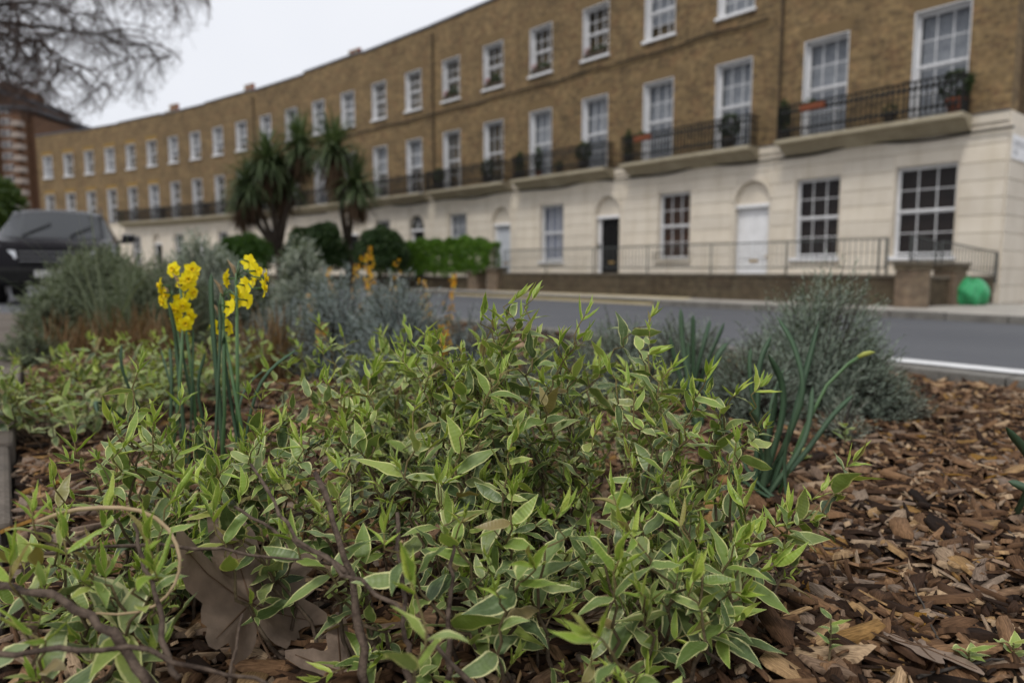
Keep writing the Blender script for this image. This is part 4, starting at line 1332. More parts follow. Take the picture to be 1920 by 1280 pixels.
            for a in range(5):
                an = a * 2 * math.pi / 5; rim.tube([(0.05 * math.cos(an), 0.05 * math.sin(an), -0.12 * s), (0.23 * math.cos(an), 0.23 * math.sin(an), -0.12 * s)], 0.022, 5)
            rim.build('rim', MAT['chrome'], o)
            ar = MB(); pts = [(wx + 0.42 * math.cos(a), s * 0.962, 0.365 + 0.42 * math.sin(a)) for a in np.linspace(0, math.pi, 13)]
            ar.tube(pts, 0.035, 5); ar.build('wheel_arch', MAT['black_plastic'], e)
    g = MB(); g.box(2.33, 2.385, -0.46, 0.46, 0.64, 0.88)
    o = g.build('grille', MAT['black_plastic'], e)
    g = MB()
    for zz in (0.69, 0.76, 0.83): g.box(2.386, 2.40, -0.45, 0.45, zz, zz + 0.02)
    g.build('grille_bar', MAT['chrome'], o)
    g = MB(); g.box(2.22, 2.43, -0.88, 0.88, 0.30, 0.60); o = g.build('bumper', MAT['black_plastic'], e)
    bv = o.modifiers.new('bevel', 'BEVEL'); bv.width = 0.07; bv.segments = 3
    g = MB(); g.box(2.432, 2.442, -0.26, 0.26, 0.44, 0.55); g.build('number_plate', MAT['number_plate'], e)
    for s in (-1, 1):
        g = MB(); g.tube([(0.2, s * 0.66, 1.72), (-0.3, s * 0.67, 1.755), (-1.7, s * 0.65, 1.735)], 0.016, 6); g.build('roof_rail', MAT['chrome'], e)
    g = MB(); g.tube([(1.15, -0.5, 1.15), (0.86, -0.1, 1.38)], 0.012, 5); g.tube([(1.15, 0.2, 1.16), (0.88, 0.55, 1.36)], 0.012, 5); g.build('wiper', MAT['black_plastic'], e)
    e.scale = (1.06, 1.06, 1.06)
    tag(e, 'black parked car facing us at the far end of the planting bed', 'car')
car()


# ================================================================== THE PLANTING BED
# ------------------------------------------------------------------ bark chips
def chipmat():
    m = NT('wood_chip'); uv = m.coord('UV')
    r = m.rnd()
    col = m.ramp(r, [(0.0, (0.012, 0.008, 0.006)), (0.2, (0.045, 0.025, 0.015)), (0.45, (0.12, 0.068, 0.037)), (0.66, (0.23, 0.138, 0.075)), (0.8, (0.19, 0.15, 0.12)), (0.92, (0.44, 0.32, 0.20)), (1.0, (0.21, 0.11, 0.018))])
    mp = m.new('Mapping'); mp.inputs['Scale'].default_value = (3.0, 26.0, 1.0); m.l(uv, mp.inputs[0])
    cx = m.new('CombineXYZ'); m.l(m.math('MULTIPLY', r, 37.0), cx.inputs[0]); m.l(m.math('MULTIPLY', r, 91.0), cx.inputs[2]); m.l(cx.outputs[0], mp.inputs['Location'])
    g = m.noise(mp.outputs[0], 1.2, 4)
    col = m.mix(1.0, col, m.ramp(g, [(0.3, (0.45, 0.42, 0.4)), (0.7, (1.35, 1.3, 1.25))]), 'MULTIPLY')
    m.base(col, 0.85, 0.15); m.bump(g, 0.5, 0.003)
chipmat()
def make_chips():
    rg = np.random.RandomState(8)
    spots = []
    def scatter(n, tmin, tmax, nmin, nmax, dmin, dmax, big, wide=False):
        k = 0
        while k < n:
            nn, tt = rg.uniform(nmin, nmax), rg.uniform(tmin, tmax)
            p = nt(nn, tt)
            if p.y < dmin or p.y > dmax or (abs(p.x) > p.y * 0.80 + 0.15) != wide or nn > BN1 - 0.015 or nn < edge_n(tt) + 0.015:
                continue
            spots.append((p.x, p.y, big)); k += 1
    scatter(11000, -2, 3, 0, BN1, 0.5, 1.7, 1.0)
    scatter(12000, -2, 5, 0, BN1, 1.7, 3.6, 1.1)
    scatter(3500, 0, 8.6, 0, BN1, 3.6, 8.0, 1.9)
    scatter(9000, -4.3, 6, 0, BN1, -0.6, 4.0, 1.5, True)
    ncoarse = len(spots)
    scatter(9000, -2, 4, 0, BN1, 0.5, 2.6, 1.0)
    n = len(spots); S = np.array(spots)
    kind = rg.uniform(0, 1, n)
    L = np.where(kind < 0.45, rg.uniform(0.018, 0.065, n), np.where(kind < 0.8, rg.uniform(0.010, 0.03, n), rg.uniform(0.035, 0.085, n))) * S[:, 2] ** 0.5
    Wd = np.where(kind < 0.45, rg.uniform(0.0025, 0.007, n), np.where(kind < 0.8, rg.uniform(0.005, 0.013, n), rg.uniform(0.012, 0.032, n))) * S[:, 2] ** 0.5
    L *= 1.12; Wd *= 1.1
    L[ncoarse:] *= 0.42; Wd[ncoarse:] *= 0.5
    T = np.where(kind < 0.45, rg.uniform(0.0015, 0.004, n), rg.uniform(0.002, 0.007, n))
    # outline of 8 points, ragged; top and bottom rings
    base = np.array([(-1, -0.5), (-0.55, -1), (0.5, -0.9), (1, -0.4), (0.95, 0.55), (0.4, 1), (-0.45, 0.9), (-1, 0.35)])
    J = base[None] + rg.uniform(-0.28, 0.28, (n, 8, 2))
    top = np.concatenate([J * 0.93, rg.uniform(0.75, 1.1, (n, 8, 1))], 2); bot = np.concatenate([J, np.zeros((n, 8, 1)) - 0.2], 2)
    V = np.concatenate([bot, top], 1) * np.stack([L / 2, Wd / 2, T], 1)[:, None, :]
    bend = rg.uniform(-6, 6, n)
    V[:, :, 2] += bend[:, None] * V[:, :, 0] ** 2
    yaw = rg.uniform(0, 2 * math.pi, n); tilt = rg.normal(0, 0.26, n); roll = rg.normal(0, 0.35, n)
    def rot(V, a, ax):
        c, s = np.cos(a)[:, None], np.sin(a)[:, None]; o = V.copy(); i, j = [(1, 2), (2, 0), (0, 1)][ax]
        o[:, :, i] = V[:, :, i] * c - V[:, :, j] * s; o[:, :, j] = V[:, :, i] * s + V[:, :, j] * c; return o
    V = rot(rot(rot(V, roll, 0), tilt, 1), yaw, 2)
    z = np.array([bed_h(x, y) for x, y, _ in spots]) + np.abs(rg.normal(0, 0.008, n)) + 0.003
    cen = np.stack([S[:, 0], S[:, 1], z], 1)
    F = np.array([(0, 1, 9, 8), (1, 2, 10, 9), (2, 3, 11, 10), (3, 4, 12, 11), (4, 5, 13, 12), (5, 6, 14, 13), (6, 7, 15, 14), (7, 0, 8, 15), (8, 9, 10, 11), (8, 11, 12, 15), (12, 13, 14, 15)])
    UV = np.concatenate([J, J], 1) * np.stack([L, Wd], 1)[:, None, :] * 10
    # the chips that show largest are pieces of their own
    size = L * np.maximum(Wd, 0.004) / (np.maximum(S[:, 1], 0.1) ** 2)
    size[(S[:, 0] < S[:, 1] * 0.18) & (S[:, 1] < 2.0)] *= 0.25                       # mostly under the shrubs
    size[(np.abs(S[:, 0]) > 0.75 * S[:, 1]) | (S[:, 1] < 0.72)] = 0
    big = set(np.argsort(-size)[:300].tolist())
    rest = np.array([i for i in range(n) if i not in big])
    VV = (V + cen[:, None, :])[rest].reshape(-1, 3); FF = (F[None] + (np.arange(len(rest)) * 16)[:, None, None]).reshape(-1, 4)
    o = link('wood_chips', np_mesh('wood_chips', VV, FF, MAT['wood_chip'], UV[rest].reshape(-1, 2)), bed); o['kind'] = 'stuff'
    for i in sorted(big):
        o = link('wood_chip', np_mesh('wood_chip', V[i], F, MAT['wood_chip'], UV[i]), bed); o.location = cen[i]
make_chips()

# ------------------------------------------------------------------ variegated shrubs
def varleaf():
    m = NT('variegated_leaf'); uv = m.coord('UV')
    age = m.new('Attribute', attribute_name='age').outputs['Fac']
    sep = m.new('SeparateXYZ'); m.l(uv, sep.inputs[0])
    r = m.rnd()
    cx = m.new('CombineXYZ'); m.l(m.math('MULTIPLY', r, 53.0), cx.inputs[2]); va = m.new('VectorMath', operation='ADD'); m.l(uv, va.inputs[0]); m.l(cx.outputs[0], va.inputs[1])
    nz = m.noise(va.outputs[0], 5.0, 3)
    edge = m.math('ABSOLUTE', m.math('SUBTRACT', m.math('MULTIPLY', sep.outputs[1], 2.0), 1.0))
    lim = m.math('ADD', edge, m.math('MULTIPLY', m.math('SUBTRACT', nz, 0.5), 0.42))
    lim = m.math('ADD', lim, m.math('MULTIPLY', m.math('SUBTRACT', r, 0.5), 0.12))
    margin = m.ramp(lim, [(0.79, (0, 0, 0)), (0.86, (1, 1, 1))])
    mature = m.ramp(r, [(0.0, (0.042, 0.07, 0.025)), (0.3, (0.085, 0.127, 0.045)), (0.65, (0.15, 0.205, 0.075)), (0.9, (0.225, 0.27, 0.092)), (1.0, (0.26, 0.26, 0.07))])
    n2 = m.noise(va.outputs[0], 9.0, 4)
    mature = m.mix(1.0, mature, m.ramp(n2, [(0.3, (0.8,) * 3), (0.7, (1.2,) * 3)]), 'MULTIPLY')
    grey = m.mix(m.ramp(m.noise(va.outputs[0], 2.5, 2), [(0.5, (0, 0, 0)), (0.65, (0.55,) * 3)]), mature, (0.215, 0.265, 0.14))
    young = m.ramp(r, [(0.0, (0.19, 0.29, 0.035)), (0.6, (0.28, 0.39, 0.055)), (1.0, (0.36, 0.42, 0.07))])
    centre = m.mix(age, grey, young)
    cream = m.mix(age, (0.56, 0.55, 0.27), (0.48, 0.52, 0.14))
    # midrib and veins, paler
    rib = m.ramp(edge, [(0.0, (1, 1, 1)), (0.05, (0, 0, 0))])
    centre = m.mix(m.math('MULTIPLY', rib, 0.35), centre, (0.2, 0.27, 0.12))
    col = m.mix(margin, centre, cream)
    dry = m.ramp(r, [(0.955, (0, 0, 0)), (0.96, (1, 1, 1))])
    col = m.mix(m.math('MULTIPLY', dry, 0.75), col, (0.20, 0.13, 0.06))
    spot = m.ramp(m.noise(va.outputs[0], 7.0, 3), [(0.70, (0, 0, 0)), (0.74, (1, 1, 1))])
    col = m.mix(m.math('MULTIPLY', spot, 0.7), col, (0.16, 0.10, 0.05))
    m.base(col, 0.40, 0.38)
    m.translucent(m.mix(1.0, col, (1.4, 1.4, 0.6), 'MULTIPLY'), 0.16)
    w = m.new('TexWave', wave_type='BANDS', bands_direction='X'); w.inputs['Scale'].default_value = 3.2; w.inputs['Distortion'].default_value = 1.5
    m.l(uv, w.inputs['Vector'])
    m.bump(w.outputs['Fac'], 0.12, 0.002)
varleaf()
def stemmat():
    m = NT('shrub_stem'); co = m.coord()
    age = m.new('Attribute', attribute_name='age').outputs['Fac']
    old = m.mix(m.ramp(m.noise(co, 90, 5), [(0.35, (0, 0, 0)), (0.65, (1, 1, 1))]), (0.04, 0.026, 0.019), (0.125, 0.09, 0.066))
    m.base(m.mix(m.math('POWER', age, 1.6), old, (0.16, 0.13, 0.045)), 0.75, 0.25)
    m.bump(m.noise(co, 220, 4), 0.9, 0.003)
stemmat()

NU, NV = 11, 2
def leaf_shape(seed, young):
    """unit leaf along +y, blade normal +z; returns V (n,3), uv"""
    rg = np.random.RandomState(seed)
    V = []; UV = []
    wmax = rg.uniform(0.165, 0.235) if not young else rg.uniform(0.11, 0.155)
    fold = rg.uniform(0.08, 0.4) if not young else rg.uniform(0.6, 1.0)
    curl = rg.uniform(-0.1, 0.7) if not young else rg.uniform(-0.35, 0.25)
    wav = rg.uniform(0.0, 0.10); ph = rg.uniform(0, 6); tw = rg.uniform(-0.35, 0.35); sw = rg.uniform(-0.12, 0.12)
    for i in range(NU + 1):
        t = i / NU
        w = wmax * (math.sin(math.pi * (0.03 + 0.97 * t) ** 0.75) ** 0.95 if 0 < t < 1 else 0.04) * (1 - 0.22 * t) * (1 + 0.03 * math.sin(t * 23 + ph))
        if t == 1: w = 0.004
        y = t - 0.12 * curl * t * t; z = 0.12 * t - curl * 0.42 * t * t; x0 = sw * math.sin(math.pi * t)
        for j in range(NV + 1):
            s = -1 + 2 * j / NV
            x = s * w * math.cos(fold * 0.8); zz = z + abs(s) * w * math.sin(fold * 0.8) + wav * w * 2.6 * math.sin(t * 13 + ph + (2 if s > 0 else 0)) * abs(s)
            a = tw * t; V.append((x0 + x * math.cos(a) - (zz - z) * math.sin(a), y, z + x * math.sin(a) + (zz - z) * math.cos(a))); UV.append((t, (s + 1) / 2))
    return np.array(V), np.array(UV)
LF = np.array([(i * (NV + 1) + j, i * (NV + 1) + j + 1, (i + 1) * (NV + 1) + j + 1, (i + 1) * (NV + 1) + j) for i in range(NU) for j in range(NV)])
SHAPES = [leaf_shape(900 + i, False) for i in range(12)] + [leaf_shape(950 + i, True) for i in range(8)]
AGES = [0.0, 0.0, 0.05, 0.1, 0.0, 0.25, 0.35, 0.1, 0.5, 0.6, 0.15, 0.2] + [1.0, 0.9, 1.0, 0.8, 1.0, 0.85, 1.0, 0.95]
LEAF_ME = [np_mesh('leaf', s[0], LF, MAT['variegated_leaf'], s[1], np.full(len(s[0]), a), True) for s, a in zip(SHAPES, AGES)]

class Plant:
    def __init__(s, seed):
        s.rg = random.Random(seed); s.leaves = []; s.stems = []       # leaves: (shape, 4x4 as (3,3),(3,), scale)
    def leaf(s, p, d, up, L, young):
        rg = s.rg
        y = d.normalized(); z = (up - y * up.dot(y))
        if z.length < 1e-3: z = y.orthogonal()
        z.normalize(); x = y.cross(z)
        a = rg.gauss(0, 0.35); x, z = x * math.cos(a) + z * math.sin(a), z * math.cos(a) - x * math.sin(a)
        if young > 0.6: k = 12 + rg.randrange(8)
        elif young > 0.3: k = rg.choice([5, 6, 8, 9, 10, 11])
        else: k = rg.randrange(12) if rg.random() < 0.4 else rg.choice([0, 1, 2, 3, 4, 7])
        s.leaves.append((k, np.array([[x.x, y.x, z.x], [x.y, y.y, z.y], [x.z, y.z, z.z]]), np.array(p), L))
    def shoot(s, p0, p1, arch, leafL, bare=0.3, r0=0.0022, sides=True, gap=0.6, wob=0.006):
        rg = s.rg; p0 = Vector(p0); p1 = Vector(p1); L = (p1 - p0).length
        c = p0.lerp(p1, 0.5) + Vector((rg.gauss(0, 0.12) * L, rg.gauss(0, 0.12) * L, arch * L))
        n = max(5, int(L / 0.018)); pts = []
        for i in range(n + 1):
            t = i / n; p = p0 * (1 - t) ** 2 + c * 2 * t * (1 - t) + p1 * t * t
            if 0 < i < n: p += Vector((rg.gauss(0, wob), rg.gauss(0, wob), rg.gauss(0, wob * 0.7))) * min(1, L * 4)
            pts.append(p)
        s.stems.append((pts, [r0 * (1 - 0.72 * i / n) for i in range(n + 1)], 0.0 if L > 0.12 else 0.4, 1.0))
        t = bare; az = rg.uniform(0, math.pi); up = Vector((0, 0, 1))
        nodes = max(3, int(L * (1 - bare) / (leafL * gap)))
        for k in range(nodes):
            t = bare + (1 - bare) * (k + 0.6) / nodes
            i = min(n - 1, int(t * n)); p = pts[i].lerp(pts[i + 1], t * n - i); T = (pts[i + 1] - pts[i]).normalized()
            A = T.orthogonal().normalized(); B = T.cross(A); az += math.pi / 2 + rg.gauss(0, 0.2)
            rem = (1 - t) * L
            young = 1.0 if rem < leafL * 0.5 else (0.45 if rem < leafL * 1.7 else 0.0)
            el = 0.08 + 0.72 * math.exp(-rem / (leafL * 0.9))
            l = leafL * (0.60 + 0.55 * min(1, rem / (leafL * 1.6))) * rg.uniform(0.65, 1.32)
            for sg in (1, -1):
                if rg.random() < 0.2 and young < 0.5: continue
                D = (A * math.cos(az) + B * math.sin(az)) * sg
                d = D * math.cos(el) + T * math.sin(el) + up * (0.12 if young else 0.02) + Vector((rg.gauss(0, 0.15), rg.gauss(0, 0.15), rg.gauss(0, 0.15)))
                s.leaf(p, d, up * 0.9 + T * 0.45, l, young)
            if sides and rem > leafL * 1.1 and rg.random() < 0.42:
                D = (A * math.cos(az) + B * math.sin(az)) * rg.choice((1, -1))
                q = p + (D * 0.7 + T * 0.5 + up * 0.55).normalized() * rg.uniform(0.02, 0.07)
                s.shoot(p, q, 0.05, leafL * rg.uniform(0.5, 0.72), 0.15, 0.0011, False, 0.5, 0.002)
        # terminal tuft of upright young leaves
        T = (pts[-1] - pts[-2]).normalized(); A = T.orthogonal().normalized(); B = T.cross(A)
        for k in range(2 if L > 0.075 else 1):
            for sg in (1, -1):
                D = (A * math.cos(az + k * 1.57) + B * math.sin(az + k * 1.57)) * sg
                s.leaf(pts[-1], T * 0.8 + D * rg.uniform(0.2, 0.55) + up * 0.35, up * 0.2 - D * 0.9 + T * 0.1, leafL * rg.uniform(0.4, 0.72) * (1.15 if k == 0 else 0.75), 1.0 if L > 0.075 or rg.random() < 0.55 else 0.4)
    def build(s, name, base, label, nmax=300, group=None, mask=None):
        e = empty(name, base); O = np.array(base)
        V = []; A = []; F = []; b = MB()
        woody = []; ages = []
        for pts, rad, a0, a1 in s.stems:
            k0 = len(b.v); b.tube([p - Vector(base) for p in pts], rad, 5)
            m = len(pts); ages += [a0 + (a1 - a0) * i / (m - 1) for i in range(m) for _ in range(5)]
        me = b.mesh('stems', MAT['shrub_stem'], True)
        at = me.attributes.new('age', 'FLOAT', 'POINT'); at.data.foreach_set('value', ages)
        link('stems', me, e)
        # which leaves show largest
        n = len(s.leaves)
        VV = [(SHAPES[k][0] * L) @ M.T + p for k, M, p, L in s.leaves]
        s.VV = VV; s.root = e; s.base = O; s.nmax = nmax
        PLANTS.append(s)
        return tag(e, label, 'shrub', group)
PLANTS = []
def finish_plants():
    """leaves that show largest become single objects, the rest of a shrub is one mass"""
    allV = np.concatenate([v for s in PLANTS for v in s.VV]); N = len(LEAF_ME[0].vertices)
    m = len(allV) // N
    tri = (LF[None] + (np.arange(m) * N)[:, None, None]).reshape(-1, 4)
    bvh = BVHTree.FromPolygons(allV.tolist(), tri.tolist())
    cam_p = Vector((0, 0, EYE)); idx = 0; per = len(LF)
    for s in PLANTS:
        score = []
        for q, v in enumerate(s.VV):
            hit = 0
            for w in (v[4 * (NV + 1) + 1], v[8 * (NV + 1) + 1]):
                pr = project(w)
                if pr is None or not (-10 < pr[0] < 1930 and 0 < pr[1] < 1290): continue
                d = Vector(w) - cam_p; L = d.length; d.normalize()
                h = bvh.ray_cast(cam_p, d, L + 0.02)
                if h[2] is None or h[2] // per == idx + q or h[3] > L - 0.004: hit += 1
            k, M, p, L = s.leaves[q]
            score.append(hit * L / max(0.2, p[1]))
        order = np.argsort(-np.array(score)); big = set(int(i) for i in order[:s.nmax] if score[i] > 0)
        for q in sorted(big):
            k, M, p, L = s.leaves[q]
            o = bpy.data.objects.new('leaf', LEAF_ME[k]); C.objects.link(o); o.parent = s.root
            mm = Matrix(((M * L)[0].tolist() + [p[0] - s.base[0]], (M * L)[1].tolist() + [p[1] - s.base[1]], (M * L)[2].tolist() + [p[2] - s.base[2]], [0, 0, 0, 1]))
            o.matrix_local = mm
        rest = [q for q in range(len(s.VV)) if q not in big]
        if rest:
            V = np.concatenate([s.VV[q] for q in rest]) - s.base; UV = np.concatenate([SHAPES[s.leaves[q][0]][1] for q in rest])
            ag = np.concatenate([np.full(N, AGES[s.leaves[q][0]]) for q in rest])
            F = (LF[None] + (np.arange(len(rest)) * N)[:, None, None]).reshape(-1, 4)
            o = link('leaves', np_mesh('leaves', V, F, MAT['variegated_leaf'], UV, ag, True), s.root); o['kind'] = 'stuff'
        idx += len(s.VV)

def clump(seed, centre, spread, tips, rand_n, rx, ry, hfun, leafL, label, nmax=300, lean=(0, 0), arch=0.22):
    """centre (X, Y) of the plant; tips: explicit (px, py, depth) shoot tips; rand_n further shoots within rx, ry"""
    P = Plant(seed); rg = P.rg; cx, cy = centre
    def root(tx, ty):
        f = rg.uniform(0.25, 0.75)
        x = cx + (tx - cx) * f + rg.gauss(0, spread); y = cy + (ty - cy) * f + rg.gauss(0, spread)
        return Vector((x, y, bed_h(x, y) - 0.01))
    for px, py, d in tips:
        t = pix(px, py, d); P.shoot(root(t.x, t.y), t, arch * 0.6, leafL * rg.uniform(0.95, 1.2), 0.22, 0.0031)
    for i in range(rand_n):
        a = rg.uniform(0, 2 * math.pi); r = math.sqrt(rg.random())
        tx, ty = cx + rx * r * math.cos(a) + lean[0], cy + ry * r * math.sin(a) + lean[1]
        h = hfun(tx, ty) * rg.uniform(0.45, 1.05)
        if h < 0.03: continue
        t = Vector((tx, ty, BED + h))
        P.shoot(root(tx, ty), t, arch * rg.uniform(0.3, 1.4), leafL * rg.uniform(0.75, 1.15), 0.2, 0.0024)
    P.build('variegated_shrub', (cx, cy, bed_h(cx, cy)), label, nmax, 'cream edged shrubs in the bed')
    return P
def front_h(X, Y):
    """general height of the shrub mass above the soil"""
    h = 0.05 + 0.36 * max(0.0, min(1.0, (Y - 0.52) / 0.55))
    px = X / max(Y, 0.1)
    h *= 1 - 0.55 * max(0, min(1, (px - 0.20) / 0.2))
    h *= 1 - 0.50 * max(0, min(1, (-px - 0.38) / 0.25))
    return h
clump(1, (0.02, 1.02), 0.03, [(968, 560, 1.05), (1000, 560, 1.07), (1098, 590, 1.04), (905, 590, 1.06), (925, 600, 1.10), (1050, 640, 1.0), (805, 650, 1.1), (850, 700, 1.0), (940, 700, 0.96), (1020, 720, 0.94), (780, 760, 0.92), (880, 800, 0.88), (960, 830, 0.86), (1060, 690, 1.1)],
      40, 0.29, 0.24, front_h, 0.047, 'tallest cream edged green shrub, its upright shoots reaching before the road', 300)
clump(2, (0.26, 0.98), 0.03, [(1140, 690, 0.98), (1222, 665, 1.0), (1325, 705, 0.96), (1425, 725, 0.95), (1380, 740, 0.93), (1180, 720, 0.95), (1260, 690, 1.05), (1300, 740, 0.9), (1230, 800, 0.88), (1380, 830, 0.9), (1340, 770, 0.98), (1180, 860, 0.82), (1280, 900, 0.84)],
      16, 0.14, 0.18, front_h, 0.045, 'cream edged shrub with crowded pale tips beside the daffodil leaves', 300)
clump(3, (-0.50, 0.98), 0.035, [(262, 690, 0.97), (290, 790, 0.93), (210, 790, 0.92), (140, 830, 0.9), (465, 740, 1.08), (400, 840, 0.96), (340, 840, 0.95), (490, 810, 0.95), (100, 900, 0.85), (230, 840, 0.86), (420, 880, 0.9)],
      46, 0.28, 0.2, lambda X, Y: front_h(X, Y) * 0.85, 0.047, 'cream edged shrub in front of the yellow daffodils', 300)
clump(4, (-0.50, 0.68), 0.04, [(60, 960, 0.70), (120, 1010, 0.68), (280, 1010, 0.68), (20, 1060, 0.64), (290, 1070, 0.64), (330, 930, 0.76), (200, 960, 0.74), (60, 1190, 0.6)],
      1, 0.14, 0.08, lambda X, Y: 0.13, 0.054, 'dim low cream edged shrub in the near corner by the curled stalk', 260)
clump(5, (-0.02, 0.78), 0.05, [(770, 1090, 0.60), (720, 1000, 0.70), (870, 970, 0.74), (600, 960, 0.78), (520, 900, 0.84), (640, 880, 0.86), (930, 1110, 0.64), (1050, 960, 0.74), (1150, 930, 0.78), (1000, 1060, 0.68), (680, 790, 1.0), (560, 830, 0.95), (700, 700, 1.04), (640, 740, 1.05), (820, 900, 0.8), (960, 930, 0.8), (450, 930, 0.84), (400, 960, 0.8), (360, 900, 0.88), (540, 1000, 0.76)],
      13, 0.26, 0.12, lambda X, Y: 0.05 + 0.28 * max(0, Y - 0.55), 0.047, 'spreading cream edged shrub with bare brown stems, nearest the middle', 300)
clump(6, (0.20, 0.82), 0.03, [(1110, 1190, 0.57), (1180, 1000, 0.74), (1270, 970, 0.80), (1390, 1010, 0.80), (1450, 1060, 0.82), (1390, 1110, 0.76), (1300, 1090, 0.72), (1390, 930, 0.88), (1600, 865, 1.02), (1540, 920, 0.98), (1480, 960, 0.94), (1200, 1110, 0.68), (1160, 1050, 0.70), (1310, 1010, 0.78), (1420, 1000, 0.86)],
      6, 0.09, 0.09, lambda X, Y: 0.05 + 0.2 * max(0, Y - 0.5), 0.055, 'low cream edged shrub trailing out over the bark chips', 300)
clump(7, (-0.24, 1.50), 0.04, [(560, 650, 1.5), (640, 625, 1.55), (700, 650, 1.5), (600, 610, 1.6), (750, 640, 1.45), (500, 690, 1.4), (540, 690, 1.4), (830, 650, 1.4), (770, 690, 1.35)],
      34, 0.28, 0.26, lambda X, Y: 0.36, 0.045, 'cream edged shrub behind, between daffodils and the tall shoots', 220)
clump(8, (-1.35, 2.05), 0.05, [(180, 690, 2.0), (60, 700, 2.1), (130, 660, 2.2), (260, 680, 2.0), (100, 730, 1.9), (30, 680, 2.2)], 40, 0.34, 0.32, lambda X, Y: 0.24, 0.045, 'blurred low cream edged shrub beside the stone edging', 150)
clump(9, (-1.15, 2.40), 0.05, [(230, 635, 2.4), (330, 650, 2.3), (380, 660, 2.2), (290, 630, 2.5), (180, 640, 2.4), (400, 690, 2.1)], 40, 0.36, 0.32, lambda X, Y: 0.26, 0.045, 'blurred cream edged shrub behind the daffodil stems', 150)
clump(10, (0.12, 1.45), 0.04, [(1010, 650, 1.5), (1120, 660, 1.5), (900, 640, 1.5)], 22, 0.26, 0.2, lambda X, Y: 0.30, 0.045, 'cream edged shrub behind the tallest shoots, before the grey foliage', 150)

# thick bare woody stems low in the front
def woody():
    P5 = [q for q in PLANTS if q.base[1] < 0.75]
    rg = random.Random(5)
    def stem(P, pl, r0, r1):
        pts = [pix(*q) for q in pl]; out = []
        for i in range(len(pts) - 1):
            for k in range(6): out.append(pts[i].lerp(pts[i + 1], k / 6) + Vector((rg.gauss(0, 0.002), rg.gauss(0, 0.002), rg.gauss(0, 0.002))))
        out.append(pts[-1]); n = len(out)
        b = MB(); b.tube([p - Vector(P.base.tolist()) for p in out], [(r0 + (r1 - r0) * i / (n - 1)) * rg.uniform(0.85, 1.2) for i in range(n)], 7)
        me = b.mesh('woody_stem', MAT['shrub_stem'], True); at = me.attributes.new('age', 'FLOAT', 'POINT'); at.data.foreach_set('value', [0.05] * len(me.vertices))
        link('woody_stem', me, P.root)
    mid = PLANTS[4]; left = PLANTS[3]
    stem(mid, [(692, 1290, 0.68), (660, 1080, 0.72), (590, 885, 0.78)], 0.0046, 0.0034)
    stem(mid, [(655, 1075, 0.72), (545, 1010, 0.76), (440, 950, 0.80)], 0.003, 0.0018)
    stem(mid, [(770, 1290, 0.66), (760, 1170, 0.68), (745, 960, 0.74)], 0.0034, 0.002)
    stem(mid, [(900, 1290, 0.62), (740, 1130, 0.65), (560, 1010, 0.7), (470, 870, 0.78)], 0.0027, 0.0017)
    stem(mid, [(840, 1280, 0.68), (845, 1150, 0.71), (850, 1010, 0.75)], 0.0034, 0.0018)
    stem(left, [(290, 1290, 0.6), (190, 1170, 0.62), (90, 1110, 0.64), (-20, 1095, 0.66)], 0.0046, 0.0034)
    stem(left, [(330, 1285, 0.61), (290, 1110, 0.66), (250, 980, 0.7)], 0.003, 0.0018)
    stem(left, [(-20, 1228, 0.58), (230, 1215, 0.6), (520, 1290, 0.62)], 0.0026, 0.002)
    stem(mid, [(430, 1285, 0.66), (455, 1150, 0.7)], 0.0022, 0.0014)
    stem(left, [(20, 1040, 0.72), (300, 1020, 0.74), (640, 1060, 0.76)], 0.0024, 0.0015)
woody()

# ------------------------------------------------------------------ feathery grey bushes
leafmat('lavender_leaf', (0.10, 0.13, 0.10), (0.17, 0.21, 0.165), (0.28, 0.32, 0.265), 0.6, 0.2, 0.15)
leafmat('silver_leaf', (0.16, 0.19, 0.15), (0.23, 0.26, 0.21), (0.32, 0.34, 0.28), 0.6, 0.2, 0.15)
leafmat('sage_leaf', (0.08, 0.10, 0.055), (0.125, 0.15, 0.09), (0.19, 0.21, 0.14), 0.6, 0.2, 0.15)
leafmat('blue_grey_leaf', (0.12, 0.15, 0.145), (0.18, 0.215, 0.21), (0.25, 0.28, 0.27), 0.6, 0.2, 0.15)
leafmat('dry_grass', (0.10, 0.055, 0.025), (0.17, 0.10, 0.05), (0.26, 0.18, 0.10), 0.8, 0.15, 0.15)
leafmat('green_blade', (0.04, 0.08, 0.04), (0.06, 0.11, 0.058), (0.09, 0.15, 0.085), 0.45, 0.35, 0.15)
leafmat('fresh_leaf', (0.08, 0.17, 0.02), (0.12, 0.23, 0.03), (0.18, 0.28, 0.05), 0.45, 0.3, 0.25)
noisy('grey_twig', (0.045, 0.038, 0.032), (0.085, 0.075, 0.065), 40, 0.9, 0.15)
